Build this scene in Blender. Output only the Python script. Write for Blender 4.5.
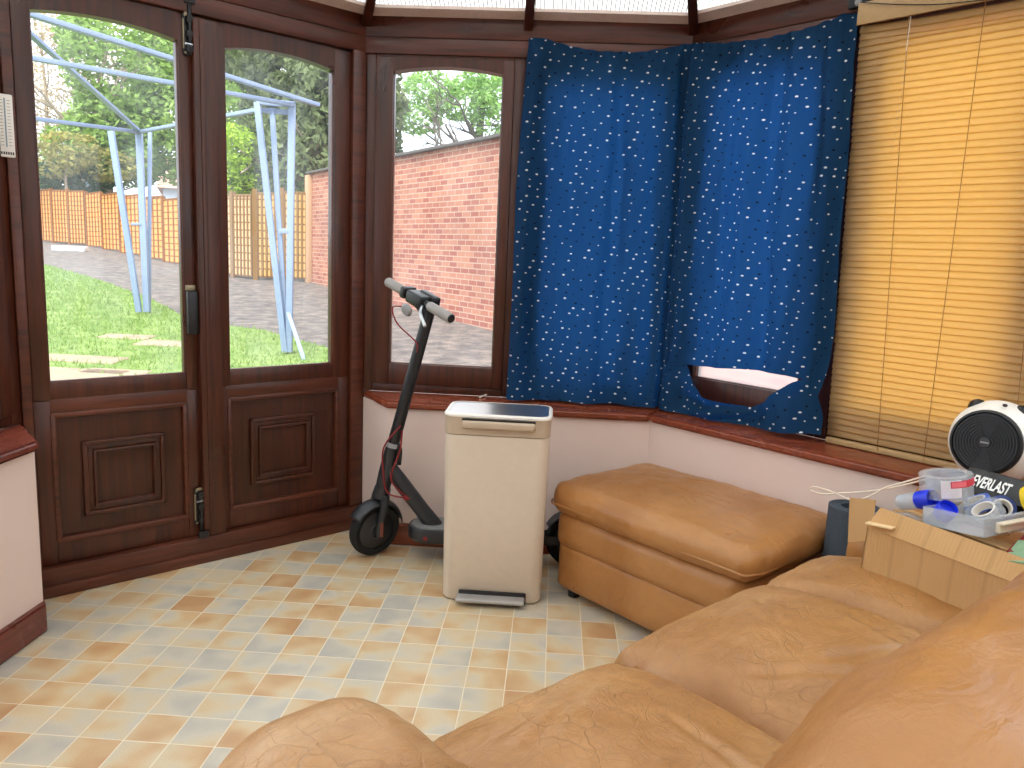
import bpy, bmesh, math, random
from math import sin, cos, pi, radians, sqrt
from mathutils import Vector, Matrix, noise
C = bpy.context.scene.collection
for o in list(bpy.data.objects): bpy.data.objects.remove(o)

# ---------------------------------------------------------------- camera
FPX, PITCH, ROLL, YAW, CH = 786.5, radians(-9.43), radians(2.42), radians(2.9), 1.2
_f = Vector((-sin(YAW)*cos(PITCH), cos(YAW)*cos(PITCH), sin(PITCH)))
_r = Vector((cos(YAW), sin(YAW), 0)); _u = _r.cross(_f)
RR = cos(ROLL)*_r + sin(ROLL)*_u; UU = -sin(ROLL)*_r + cos(ROLL)*_u; FF = _f
CAM = Vector((0, 0, CH))
cd = bpy.data.cameras.new('camera'); cam = bpy.data.objects.new('camera', cd); C.objects.link(cam)
cam.matrix_world = Matrix(((RR.x, UU.x, -FF.x, 0), (RR.y, UU.y, -FF.y, 0), (RR.z, UU.z, -FF.z, CH), (0, 0, 0, 1)))
cd.sensor_fit = 'HORIZONTAL'; cd.sensor_width = 36; cd.lens = 36*FPX/1024; cd.clip_start = .02; cd.clip_end = 300
bpy.context.scene.camera = cam
# ---------------------------------------------------------------- light
vs = bpy.context.scene.view_settings
vs.view_transform = 'Standard'; vs.look = 'None'; vs.gamma = 1; vs.use_curve_mapping = False
vs.exposure = 1.70
W = bpy.data.worlds.new('overcast_sky'); bpy.context.scene.world = W; W.use_nodes = True
wn = W.node_tree.nodes; wl = W.node_tree.links; wn.clear()
wo = wn.new('ShaderNodeOutputWorld'); wb = wn.new('ShaderNodeBackground')
tc = wn.new('ShaderNodeTexCoord'); ns = wn.new('ShaderNodeTexNoise'); ns.inputs['Scale'].default_value = 2.2; ns.inputs['Detail'].default_value = 5
rp = wn.new('ShaderNodeValToRGB'); rp.color_ramp.elements[0].color = (.62, .74, .92, 1); rp.color_ramp.elements[0].position = .32
rp.color_ramp.elements[1].color = (.97, .98, 1, 1); rp.color_ramp.elements[1].position = .6
wl.new(tc.outputs['Generated'], ns.inputs['Vector']); wl.new(ns.outputs['Fac'], rp.inputs['Fac'])
wl.new(rp.outputs['Color'], wb.inputs['Color']); wb.inputs['Strength'].default_value = 1.0
wl.new(wb.outputs['Background'], wo.inputs['Surface'])
sd = bpy.data.lights.new('sun', 'SUN'); sd.energy = 1.9; sd.angle = radians(25); sd.color = (1, .93, .82)
sun = bpy.data.objects.new('sun', sd); C.objects.link(sun)
sun.rotation_euler = Vector((-.10, -.62, .80)).to_track_quat('Z', 'Y').to_euler(); sun.location = (6, 4, 9)

# ---------------------------------------------------------------- pixel -> place helpers
def ray(x, y): return FF + RR*((x-512)/FPX) + UU*((384-y)/FPX)
def atz(x, y, z=0.): d = ray(x, y); return CAM + d*((z-CH)/d.z)
def atpl(x, y, p, n): d = ray(x, y); return CAM + d*((p-CAM).dot(n)/d.dot(n))
def atdist(x, y, D): d = ray(x, y); return CAM + d*(D/Vector((d.x, d.y)).length)
GZ, GK = -.15, .041
def gz(y): return GZ + GK*y
def atg(x, y):
    d = ray(x, y); t = (GZ + 0*GK - CH)/(d.z - GK*d.y); return CAM + d*t
def az(a): a = radians(a); return Vector((cos(a), sin(a), 0))
def facet(o, d):      # local X along the wall, Y outward, Z up
    y = Vector((0, 0, 1)).cross(d)
    return Matrix(((d.x, y.x, 0, o.x), (d.y, y.y, 0, o.y), (0, 0, 1, o.z), (0, 0, 0, 1)))
OA = Vector((-.803, 3.256, 0)); OB = Vector((.482, 3.256, 0)); dA = az(0); dB = az(-46); dD = az(45); dL = az(90)
LD = 1.247; OD = OA - dD*LD
MA, MB_, MD = facet(OA, dA), facet(OB, dB), facet(OD, dD)
LB = 2.25; PE = OB + dB*LB
LL = OD.y + 1.3; OL = Vector((OD.x, -1.3, 0)); ML = facet(OL, dL)
MR = facet(Vector((PE.x, PE.y, 0)), az(-90)); LR = PE.y + 1.3
UV1, UV2 = Vector((.719, .695, 0)), Vector((.695, -.719, 0))   # sofa axes
def uv(u, v, z=0): return UV1*u + UV2*v + Vector((0, 0, z))
MS = Matrix(((UV1.x, -UV2.x, 0, 0), (UV1.y, -UV2.y, 0, 0), (0, 0, 1, 0), (0, 0, 0, 1)))  # local x=u, y=-v

# ---------------------------------------------------------------- materials
def s2l(c): return tuple((x/12.92 if x <= .04045 else ((x+.055)/1.055)**2.4) for x in (v/255 for v in c))
def lerp(a, b, t): return a + (b-a)*t
class NT:
    def __init__(s, name):
        s.m = bpy.data.materials.new(name); s.m.use_nodes = True; s.t = s.m.node_tree; s.n = s.t.nodes; s.l = s.t.links
        s.p = s.n['Principled BSDF']; s.out = s.n['Material Output']
    def new(s, t, **k):
        n = s.n.new('ShaderNode'+t)
        for a, v in k.items(): setattr(n, a, v)
        return n
    def link(s, a, b): s.l.new(a, b)
    def coord(s, kind='Object', scale=(1, 1, 1), loc=(0, 0, 0), rot=(0, 0, 0)):
        c = s.new('TexCoord'); m = s.new('Mapping'); m.inputs['Scale'].default_value = scale; m.inputs['Location'].default_value = loc; m.inputs['Rotation'].default_value = rot
        s.link(c.outputs[kind], m.inputs['Vector']); return m.outputs['Vector']
    def noise(s, vec, scale, detail=3, rough=.5, dist=0):
        n = s.new('TexNoise'); n.inputs['Scale'].default_value = scale; n.inputs['Detail'].default_value = detail
        n.inputs['Roughness'].default_value = rough; n.inputs['Distortion'].default_value = dist
        if vec: s.link(vec, n.inputs['Vector'])
        return n.outputs['Fac']
    def ramp(s, fac, stops, interp='LINEAR'):
        r = s.new('ValToRGB'); e = r.color_ramp.elements; r.color_ramp.interpolation = interp
        while len(e) < len(stops): e.new(.5)
        for i, (p, c) in enumerate(stops): e[i].position = p; e[i].color = (*c[:3], 1)
        s.link(fac, r.inputs['Fac']); return r.outputs['Color']
    def math(s, op, a, b=None, c=None):
        n = s.new('Math', operation=op)
        for i, v in enumerate((a, b, c)):
            if v is None: continue
            if isinstance(v, (int, float)): n.inputs[i].default_value = v
            else: s.link(v, n.inputs[i])
        return n.outputs[0]
    def mix(s, fac, a, b, mode='MIX'):
        n = s.new('Mix', data_type='RGBA', blend_type=mode)
        for i, v in ((0, fac), (6, a), (7, b)):
            if isinstance(v, (int, float)): n.inputs[i].default_value = v
            elif isinstance(v, tuple): n.inputs[i].default_value = (*v[:3], 1)
            else: s.link(v, n.inputs[i])
        return n.outputs[2]
    def bump(s, h, strength=.3, dist=.01, normal=None):
        b = s.new('Bump'); b.inputs['Strength'].default_value = strength; b.inputs['Distance'].default_value = dist
        s.link(h, b.inputs['Height'])
        if normal: s.link(normal, b.inputs['Normal'])
        s.link(b.outputs['Normal'], s.p.inputs['Normal']); return b.outputs['Normal']
    def base(s, c, rough=.5, metal=0, spec=.5):
        if isinstance(c, tuple): s.p.inputs['Base Color'].default_value = (*c[:3], 1)
        else: s.link(c, s.p.inputs['Base Color'])
        s.p.inputs['Roughness'].default_value = rough; s.p.inputs['Metallic'].default_value = metal
        s.p.inputs['Specular IOR Level'].default_value = spec
        return s
_mc = {}
def plain(name, rgb, rough=.5, metal=0, var=.06, scale=40, bump=0, spec=.5):
    if name in _mc: return _mc[name]
    t = NT(name); c = s2l(rgb); v = t.coord()
    f = t.noise(v, scale, 3)
    col = t.ramp(f, [(.3, tuple(x*(1-var) for x in c)), (.7, tuple(min(1, x*(1+var)) for x in c))])
    t.base(col, rough, metal, spec)
    if bump: t.bump(f, bump, .002)
    _mc[name] = t.m; return t.m
def wood(name, dark, light, axis, rough=.33):
    t = NT(name); sc = {'x': (1.2, 22, 22), 'y': (22, 1.2, 22), 'z': (22, 22, 1.2)}[axis]
    v = t.coord(scale=sc); f = t.noise(v, 2.2, 6, .6, .6)
    v2 = t.coord(); f2 = t.noise(v2, 3.5, 2)
    c = t.ramp(f, [(.25, s2l(dark)), (.5, tuple(lerp(a, b, .55) for a, b in zip(s2l(dark), s2l(light)))), (.78, s2l(light))])
    c = t.mix(.5, c, t.ramp(f2, [(.3, (.55, .55, .55)), (.7, (1.15, 1.1, 1.05))]), 'MULTIPLY')
    t.base(c, rough, 0, .5); t.bump(f, .12, .003)
    r = t.ramp(f2, [(.3, (rough*.8,)*3), (.7, (rough*1.35,)*3)]); t.link(r, t.p.inputs['Roughness'])
    return t.m
WV = wood('mahogany_upright', (40, 17, 9), (90, 42, 22), 'z')
WH = wood('mahogany_rail', (50, 22, 13), (104, 52, 32), 'x')
WS = wood('mahogany_sill', (106, 46, 28), (156, 80, 54), 'x', .24)
WSY = wood('mahogany_sill_side', (84, 36, 26), (130, 64, 50), 'y', .26)
WP = wood('mahogany_panel', (38, 17, 8), (86, 41, 20), 'z', .38)

def m_wallpaper():
    t = NT('cream_wallpaper'); v = t.coord(); f = t.noise(v, 260, 3); g = t.noise(v, 3, 2)
    c = t.mix(g, s2l((232, 212, 202)), s2l((224, 200, 188)))
    t.base(c, .75, 0, .25); t.bump(f, .35, .0015); return t.m
M_WALL = m_wallpaper()
TS = .11264
def m_floor():
    t = NT('vinyl_tile_floor'); v = t.coord(loc=(1.3265/TS, -2.357/TS, 0), scale=(1/TS, 1/TS, 1))
    fl = t.new('VectorMath', operation='FLOOR'); t.link(v, fl.inputs[0])
    fr = t.new('VectorMath', operation='FRACTION'); t.link(v, fr.inputs[0])
    wnz = t.new('TexWhiteNoise', noise_dimensions='2D'); t.link(fl.outputs[0], wnz.inputs['Vector'])
    sep = t.new('SeparateXYZ'); t.link(fl.outputs[0], sep.inputs[0])
    chk = t.math('FLOORED_MODULO', t.math('ADD', sep.outputs[0], sep.outputs[1]), 2.0)
    val = t.math('ADD', t.math('MULTIPLY', wnz.outputs['Value'], .42), t.math('MULTIPLY_ADD', chk, .16, .20))
    # every tile has its own mottling
    off = t.new('VectorMath', operation='SCALE'); t.link(wnz.outputs['Color'], off.inputs[0]); off.inputs['Scale'].default_value = 30
    ad = t.new('VectorMath', operation='ADD'); t.link(off.outputs[0], ad.inputs[0]); t.link(fr.outputs[0], ad.inputs[1])
    m = t.noise(ad.outputs[0], .85, 1.5, .5)
    m = t.math('MULTIPLY_ADD', t.math('SUBTRACT', m, .5), 1.5, val)
    col = t.ramp(m, [(.10, s2l((184, 178, 166))), (.36, s2l((204, 194, 174))), (.52, s2l((212, 192, 156))), (.70, s2l((208, 174, 130))), (.98, s2l((194, 150, 106)))])
    sp = t.noise(t.coord(), 420, 2, .7); col = t.mix(.34, col, t.ramp(sp, [(.35, (.5, .48, .44)), (.6, (1, 1, 1))]), 'MULTIPLY')
    fx = t.new('SeparateXYZ'); t.link(fr.outputs[0], fx.inputs[0])
    def edge(o): return t.math('MINIMUM', o, t.math('SUBTRACT', 1.0, o))
    e = t.math('MINIMUM', edge(fx.outputs[0]), edge(fx.outputs[1]))
    g = t.math('LESS_THAN', e, .013)
    col = t.mix(g, col, s2l((226, 212, 184)))
    t.base(col, .34, 0, .5)
    h = t.math('ADD', t.math('MULTIPLY', t.math('MINIMUM', e, .03), 12.), t.math('MULTIPLY', t.noise(t.coord(), 40, 3), .25))
    t.bump(h, .22, .003); return t.m
M_FLOOR = m_floor()
def m_leather(name, dark, light, worn, cr=1.0):
    t = NT(name); v = t.coord()
    f = t.noise(v, 3.2, 4, .6); g = t.noise(v, 14, 4, .6)
    c = t.ramp(f, [(.3, s2l(dark)), (.65, s2l(light))])
    c = t.mix(t.math('MULTIPLY', t.ramp(t.noise(t.coord(scale=(1, 1, .4)), 2.3, 5, .65), [(.5, (0, 0, 0)), (.75, (1, 1, 1))]), .55), c, s2l(worn))
    # cracks: warped voronoi cell edges, fine grain
    dn = t.new('TexNoise'); dn.inputs['Scale'].default_value = 5; dn.inputs['Detail'].default_value = 3; t.link(v, dn.inputs['Vector'])
    ad = t.new('VectorMath', operation='MULTIPLY_ADD'); t.link(dn.outputs['Color'], ad.inputs[0]); ad.inputs[1].default_value = (.16, .16, .16); t.link(t.coord(scale=(1, .6, 1), rot=(0, 0, .5)), ad.inputs[2])
    vo = t.new('TexVoronoi', feature='DISTANCE_TO_EDGE'); vo.inputs['Scale'].default_value = 17; t.link(ad.outputs[0], vo.inputs['Vector'])
    ed = t.ramp(vo.outputs['Distance'], [(0, (0, 0, 0)), (.022, (1, 1, 1))])
    vo2 = t.new('TexVoronoi', feature='DISTANCE_TO_EDGE'); vo2.inputs['Scale'].default_value = 64; t.link(ad.outputs[0], vo2.inputs['Vector'])
    ed2 = t.ramp(vo2.outputs['Distance'], [(0, (0, 0, 0)), (.12, (1, 1, 1))])
    mask = t.ramp(t.noise(v, 4.1, 2), [(.38, (.12, .12, .12)), (.66, (.8, .8, .8))])
    k = t.math('MULTIPLY', t.math('SUBTRACT', 1.0, ed), mask)
    k2 = t.math('MULTIPLY', t.math('SUBTRACT', 1.0, ed2), mask)
    c = t.mix(t.math('MULTIPLY', k, .5*cr), c, s2l(tuple(x*.62 for x in dark)))
    c = t.mix(t.math('MULTIPLY', k2, .24*cr), c, s2l(tuple(x*.62 for x in dark)))
    t.base(c, .42, 0, .45)
    t.link(t.ramp(g, [(.3, (.27,)*3), (.7, (.44,)*3)]), t.p.inputs['Roughness'])
    fine = t.noise(v, 320, 3); med = t.noise(t.coord(scale=(1, 2.4, 1)), 9, 3, .55, 1.2)
    h = t.math('ADD', t.math('MULTIPLY', k, -1.2*cr), t.math('ADD', t.math('MULTIPLY', fine, .25), t.math('MULTIPLY', med, 2.6)))
    h = t.math('ADD', h, t.math('MULTIPLY', k2, -.35*cr))
    t.bump(h, .42, .004); return t.m
M_LEA = m_leather('worn_tan_leather', (150, 102, 56), (184, 134, 80), (210, 176, 134))
M_LEB = m_leather('tan_leather', (152, 100, 52), (176, 122, 68), (188, 140, 90), .12)
def m_curtain():
    t = NT('navy_curtain_cloth'); u = t.coord('UV')
    vo = t.new('TexVoronoi', feature='F1', voronoi_dimensions='2D'); vo.inputs['Scale'].default_value = 27; vo.inputs['Randomness'].default_value = .55
    mp = t.coord('UV', scale=(.78, 1.25, 1), rot=(0, 0, .3)); t.link(mp, vo.inputs['Vector'])
    r = t.math('MULTIPLY_ADD', t.new('SeparateColor').outputs[0], 0, .0)
    sc = t.new('SeparateColor'); t.link(vo.outputs['Color'], sc.inputs[0])
    th = t.math('MULTIPLY_ADD', sc.outputs[0], .06, .06)
    dot = t.math('LESS_THAN', vo.outputs['Distance'], th)
    dim = t.math('LESS_THAN', sc.outputs[1], .32)
    weave = t.noise(t.coord('UV', scale=(1, 1, 1)), 500, 2)
    big = t.noise(u, 4, 3)
    blue = t.mix(big, s2l((14, 50, 80)), s2l((20, 60, 92)))
    white = s2l((214, 226, 236)); drk = s2l((14, 34, 58))
    dc = t.mix(dim, white, drk)
    col = t.mix(dot, blue, dc)
    t.base(col, .8, 0, .2); t.bump(weave, .2, .001)
    tr = t.new('BsdfTranslucent'); tcv = t.mix(dot, s2l((30, 96, 178)), dc); t.link(tcv, tr.inputs['Color'])
    mx = t.new('MixShader'); mx.inputs[0].default_value = .36
    t.link(t.p.outputs[0], mx.inputs[1]); t.link(tr.outputs[0], mx.inputs[2]); t.link(mx.outputs[0], t.out.inputs['Surface'])
    return t.m
M_CUR = m_curtain()
def m_glass(name='window_glass', tint=(.97, .985, .98), dirt=.09, gloss=1.0):
    t = NT(name); tr = t.new('BsdfTransparent'); tr.inputs[0].default_value = (*tint, 1)
    gl = t.new('BsdfGlossy'); gl.inputs['Roughness'].default_value = .03
    fr = t.new('Fresnel'); fr.inputs['IOR'].default_value = 1.45
    df = t.new('BsdfTranslucent'); df.inputs[0].default_value = (.8, .84, .9, 1)
    f = t.noise(t.coord(scale=(1, 1, .35)), 7, 6, .7)
    m0 = t.new('MixShader'); t.link(t.math('MULTIPLY', t.ramp(f, [(.4, (.2, .2, .2)), (.75, (1, 1, 1))]), dirt), m0.inputs[0])
    t.link(tr.outputs[0], m0.inputs[1]); t.link(df.outputs[0], m0.inputs[2])
    m1 = t.new('MixShader'); t.link(t.math('MULTIPLY', t.math('MULTIPLY', fr.outputs[0], gloss), t.math('SUBTRACT', 1.0, t.new('NewGeometry').outputs['Backfacing'])), m1.inputs[0]); t.link(m0.outputs[0], m1.inputs[1]); t.link(gl.outputs[0], m1.inputs[2])
    t.link(m1.outputs[0], t.out.inputs['Surface']); return t.m
M_GLASS = m_glass()
def m_clear():
    t = NT('clear_plastic'); tr = t.new('BsdfTransparent'); tr.inputs[0].default_value = (.96, .97, .98, 1)
    t.base((.72, .76, .80), .18, 0, .6); m = t.new('MixShader'); m.inputs[0].default_value = .30
    t.link(tr.outputs[0], m.inputs[1]); t.link(t.p.outputs[0], m.inputs[2]); t.link(m.outputs[0], t.out.inputs['Surface']); return t.m
M_CLEAR = m_clear()
def m_frost():
    t = NT('frosted_glass'); a = t.new('BsdfTransparent'); b = t.new('BsdfTranslucent'); b.inputs[0].default_value = (.95, .95, .95, 1)
    m = t.new('MixShader'); m.inputs[0].default_value = .35; t.link(a.outputs[0], m.inputs[1]); t.link(b.outputs[0], m.inputs[2])
    t.link(m.outputs[0], t.out.inputs['Surface']); return t.m
M_FROST = m_frost()
def m_roof():
    t = NT('ribbed_polycarbonate'); v = t.coord('UV')
    sx = t.new('SeparateXYZ'); t.link(v, sx.inputs[0])
    fr = t.math('FRACT', t.math('MULTIPLY', sx.outputs[0], 60.)); rib = t.math('LESS_THAN', fr, .28)
    a = t.new('BsdfTransparent'); a.inputs[0].default_value = (.72, .74, .74, 1)
    b = t.new('BsdfTranslucent'); t.link(t.mix(rib, (.95, .96, .95), (.15, .14, .125)), b.inputs[0])
    m = t.new('MixShader'); t.link(t.math('MULTIPLY_ADD', rib, .3, .7), m.inputs[0]); t.link(a.outputs[0], m.inputs[1]); t.link(b.outputs[0], m.inputs[2])
    t.link(m.outputs[0], t.out.inputs['Surface']); return t.m
M_ROOF = m_roof()
def m_slat():
    t = NT('beige_blind_slat'); f = t.noise(t.coord(scale=(1.5, 20, 20)), 4, 3)
    c = t.mix(f, s2l((226, 202, 160)), s2l((212, 186, 142)))
    t.base(c, .45, 0, .4)
    tr = t.new('BsdfTranslucent'); tr.inputs[0].default_value = (*s2l((255, 226, 152)), 1)
    mx = t.new('MixShader'); mx.inputs[0].default_value = .70
    t.link(t.p.outputs[0], mx.inputs[1]); t.link(tr.outputs[0], mx.inputs[2]); t.link(mx.outputs[0], t.out.inputs['Surface'])
    return t.m
M_SLAT = m_slat()
def m_card(name, a, b):
    t = NT(name); w = t.new('TexWave', bands_direction='X'); w.inputs['Scale'].default_value = 38; w.inputs['Distortion'].default_value = .3
    t.link(t.coord(), w.inputs['Vector']); f = t.noise(t.coord(), 8, 4)
    w2 = t.new('TexWave', bands_direction='X'); w2.inputs['Scale'].default_value = 4.6; w2.inputs['Distortion'].default_value = .4; t.link(t.coord(), w2.inputs['Vector'])
    c = t.mix(f, s2l(a), s2l(b)); c = t.mix(t.math('MULTIPLY', t.ramp(w2.outputs[0], [(.0, (1, 1, 1)), (.06, (0, 0, 0))]), .25), c, s2l(tuple(x*.75 for x in a)))
    t.base(c, .8, 0, .2); t.bump(w.outputs[0], .18, .002); return t.m
M_CARD = m_card('corrugated_cardboard', (190, 148, 98), (204, 164, 114))
def m_brick():
    t = NT('garage_brick'); v = t.coord('UV')
    b = t.new('TexBrick'); b.inputs['Scale'].default_value = 1; b.inputs['Brick Width'].default_value = .225; b.inputs['Row Height'].default_value = .075
    b.inputs['Mortar Size'].default_value = .008; b.inputs['Color1'].default_value = (*s2l((150, 92, 82)), 1); b.inputs['Color2'].default_value = (*s2l((178, 128, 108)), 1)
    b.inputs['Mortar'].default_value = (*s2l((178, 150, 136)), 1); b.inputs['Bias'].default_value = -.1
    t.link(v, b.inputs['Vector']); f = t.noise(v, 1.1, 4)
    c = t.mix(.5, b.outputs['Color'], t.ramp(f, [(.3, (.72, .68, .66)), (.65, (1.1, 1.08, 1))]), 'MULTIPLY')
    t.base(c, .9, 0, .2); return t.m
M_BRICK = m_brick()
def m_noise2(name, stops, scale, detail=5, rough=.9, bump=.5, bd=.02):
    t = NT(name); f = t.noise(t.coord(), scale, detail, .65); t.base(t.ramp(f, stops), rough, 0, .2); t.bump(f, bump, bd); return t.m
M_TAR = m_noise2('gravel_tarmac', [(.3, s2l((78, 74, 74))), (.5, s2l((104, 97, 95))), (.68, s2l((134, 122, 114)))], 5.5)
M_SOIL = m_noise2('turf_base', [(.35, s2l((92, 118, 52))), (.65, s2l((128, 146, 84)))], 3)
M_SLAB = m_noise2('patio_slab', [(.3, s2l((140, 122, 104))), (.7, s2l((168, 148, 126)))], 6)
def m_leafy(name, a, b, transl=.35):
    t = NT(name); oi = t.new('TexCoord'); f = t.noise(oi.outputs['Object'], 1.3, 4, .7); g = t.noise(oi.outputs['Object'], 9, 2)
    c = t.mix(t.math('MULTIPLY_ADD', g, .6, t.math('MULTIPLY', f, .5)), s2l(a), s2l(b)); t.base(c, .7, 0, .2)
    tr = t.new('BsdfTranslucent'); t.link(c, tr.inputs[0]); m = t.new('MixShader'); m.inputs[0].default_value = transl
    t.link(t.p.outputs[0], m.inputs[1]); t.link(tr.outputs[0], m.inputs[2]); t.link(m.outputs[0], t.out.inputs['Surface']); return t.m
M_GRASS = m_leafy('grass_blades', (96, 132, 50), (146, 172, 92))
def m_fence(name, a, b):
    t = NT(name); v = t.coord('UV'); sx = t.new('SeparateXYZ'); t.link(v, sx.inputs[0])
    fr = t.math('FRACT', t.math('MULTIPLY', sx.outputs[1], 6.5)); gap = t.math('LESS_THAN', fr, .2)
    f = t.noise(t.coord('UV', scale=(2, 14, 1)), 3, 4); c = t.mix(f, s2l(a), s2l(b)); c = t.mix(gap, c, s2l(tuple(x*.62 for x in a)))
    t.base(c, .85, 0, .2); return t.m
M_FN1 = m_fence('orange_fence_wood', (212, 138, 70), (228, 160, 92)); M_FN2 = m_fence('pale_fence_wood', (214, 172, 130), (228, 190, 150)); M_FN3 = m_fence('golden_fence_wood', (198, 148, 84), (216, 172, 108))
M_STEEL = plain('galvanised_bars', (132, 150, 184), .5, .0, .05)
BLK = plain('black_plastic', (22, 22, 24), .42); RUB = plain('black_rubber', (16, 16, 17), .8)
SCG = plain('graphite_metal', (52, 53, 56), .38, .3); SCL = plain('grey_rubber', (150, 144, 138), .6); RED = plain('red_cable', (128, 24, 26), .5)
BINS = plain('stone_steel', (212, 196, 176), .42, 0, .02); BINL = plain('lid_plastic', (232, 226, 216), .35, 0, .02); BINP = plain('putty_plastic', (186, 166, 142), .42, 0, .02)
INOX = plain('brushed_steel', (206, 208, 212), .28, 1.0, .03, 6); BRASS = plain('dull_brass', (150, 138, 112), .4, .6)
WHT = plain('white_plastic', (236, 232, 222), .4, 0, .02); CREAM = plain('cream_plastic', (228, 214, 190), .45, 0, .02)
GREY = plain('grey_plastic', (150, 150, 152), .45); YEL = plain('yellow_plastic', (240, 206, 30), .4); BLU = plain('blue_plastic', (28, 52, 214), .3)
MAT = plain('slate_foam', (62, 72, 82), .85, 0, .1, 90, .2); BLUT = plain('blue_tape', (36, 96, 196), .4); REDB = plain('red_print', (206, 44, 72), .4)
PINK = plain('pink_print', (242, 120, 130), .4); TAPEC = plain('parcel_tape_core', (196, 170, 136), .6)

# ---------------------------------------------------------------- mesh helpers
class B:
    def __init__(s): s.bm = bmesh.new(); s.uv = None
    def box(s, x0, x1, y0, y1, z0, z1, bev=0, seg=2, mat=None):
        if x0 > x1: x0, x1 = x1, x0
        if y0 > y1: y0, y1 = y1, y0
        if z0 > z1: z0, z1 = z1, z0
        r = bmesh.ops.create_cube(s.bm, size=1); vs_ = r['verts']
        for v in vs_: v.co = Vector((lerp(x0, x1, v.co.x+.5), lerp(y0, y1, v.co.y+.5), lerp(z0, z1, v.co.z+.5)))
        allv = vs_
        if bev:
            es = list({e for v in vs_ for e in v.link_edges})
            rr = bmesh.ops.bevel(s.bm, geom=es, offset=bev, segments=seg, affect='EDGES', profile=.5)
            allv = list({v for v in rr['verts']} | {v for v in vs_ if v.is_valid})
        if mat is not None:
            for v in allv: v.co = mat @ v.co
        return allv
    def poly(s, pts, ext, mat=None):      # planar loop extruded by vector ext
        a = [s.bm.verts.new(p) for p in pts]; b = [s.bm.verts.new(Vector(p)+Vector(ext)) for p in pts]
        n = len(a); s.bm.faces.new(a[::-1]); s.bm.faces.new(b)
        for i in range(n): s.bm.faces.new((a[i], a[(i+1) % n], b[(i+1) % n], b[i]))
        if mat is not None:
            for v in a+b: v.co = mat @ v.co
    def tube(s, pts, r, seg=10, cap=True):
        pts = [Vector(p) for p in pts]; n = len(pts)
        rs = r if isinstance(r, (list, tuple)) else [r]*n
        rings = []; up = None
        for i, p in enumerate(pts):
            t = (pts[min(i+1, n-1)] - pts[max(i-1, 0)]).normalized()
            if up is None:
                up = Vector((0, 0, 1)) if abs(t.z) < .9 else Vector((1, 0, 0))
            a = t.cross(up)
            if a.length < 1e-5: a = t.orthogonal()
            a.normalize(); b = a.cross(t).normalized(); up = b
            rings.append([s.bm.verts.new(p + (a*cos(2*pi*k/seg)+b*sin(2*pi*k/seg))*rs[i]) for k in range(seg)])
        for i in range(n-1):
            for k in range(seg): s.bm.faces.new((rings[i][k], rings[i][(k+1) % seg], rings[i+1][(k+1) % seg], rings[i+1][k]))
        if cap: s.bm.faces.new(rings[0]); s.bm.faces.new(rings[-1][::-1])
        return rings
    def lathe(s, prof, M=Matrix(), seg=32, close=False, arc=1.0, phase=0):     # prof: (r,z)
        rings = []
        for r, z in prof: rings.append([s.bm.verts.new(M @ Vector((r*cos(phase+arc*2*pi*k/seg), r*sin(phase+arc*2*pi*k/seg), z))) for k in range(seg + (arc < 1))])
        m = seg if arc == 1.0 else seg
        pr = list(zip(rings, rings[1:])) + ([(rings[-1], rings[0])] if close else [])
        for a, b in pr:
            for k in range(m): s.bm.faces.new((a[k], a[(k+1) % len(a)], b[(k+1) % len(b)], b[k]))
        if not close and arc == 1.0:
            if prof[0][0] > 1e-4: s.bm.faces.new(rings[0][::-1])
            if prof[-1][0] > 1e-4: s.bm.faces.new(rings[-1])
        return rings
    def build(s, name, mat, parent=None, M=None, smooth=True, ang=38):
        bmesh.ops.remove_doubles(s.bm, verts=s.bm.verts, dist=1e-6)
        bmesh.ops.recalc_face_normals(s.bm, faces=s.bm.faces)
        me = bpy.data.meshes.new(name); s.bm.to_mesh(me); s.bm.free()
        o = bpy.data.objects.new(name, me); C.objects.link(o); me.materials.append(mat)
        if smooth:
            for p in me.polygons: p.use_smooth = True
            me.set_sharp_from_angle(angle=radians(ang))
        if parent: o.parent = parent
        if M is not None: o.matrix_world = M
        return o
def axis_m(p, z, x=None):                     # matrix with local Z along z
    z = Vector(z).normalized(); x = Vector(x) if x is not None else z.orthogonal(); x = (x - z*x.dot(z)).normalized(); y = z.cross(x)
    return Matrix(((x.x, y.x, z.x, p[0]), (x.y, y.y, z.y, p[1]), (x.z, y.z, z.z, p[2]), (0, 0, 0, 1)))
def thing(name, label, cat, M=Matrix(), group=None):
    o = bpy.data.objects.new(name, None); C.objects.link(o); o.matrix_world = M; o.empty_display_size = .1
    o['label'] = label; o['category'] = cat
    if group: o['group'] = group
    return o
def tag(o, label, cat, group=None, kind=None):
    o['label'] = label; o['category'] = cat
    if group: o['group'] = group
    if kind: o['kind'] = kind
    return o
def struct(o): o['kind'] = 'structure'; return o
def bez(p, n=24):                             # Catmull-Rom through points
    p = [Vector(q) for q in p]; out = []
    for i in range(len(p)-1):
        a, b, c, d = p[max(i-1, 0)], p[i], p[i+1], p[min(i+2, len(p)-1)]
        for k in range(n):
            t = k/n; out.append(.5*((2*b)+(c-a)*t+(2*a-5*b+4*c-d)*t*t+(3*b-a-3*c+d)*t**3))
    out.append(p[-1]); return out
def interp(x, pts):
    if x <= pts[0][0]: return pts[0][1]
    for (a, b), (c, d) in zip(pts, pts[1:]):
        if x <= c: t = (x-a)/(c-a); return lerp(b, d, t)
    return pts[-1][1]

# ================================================================ SETTING
HZ = 2.10; HB = 2.02; SZ = .60
corners = [OL, OD, OA, OB, PE, Vector((PE.x, -1.3, 0))]
b = B(); b.poly([(p.x*1.0, p.y, -.06) for p in corners], (0, 0, .06)); struct(b.build('floor', M_FLOOR, smooth=False))
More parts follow.
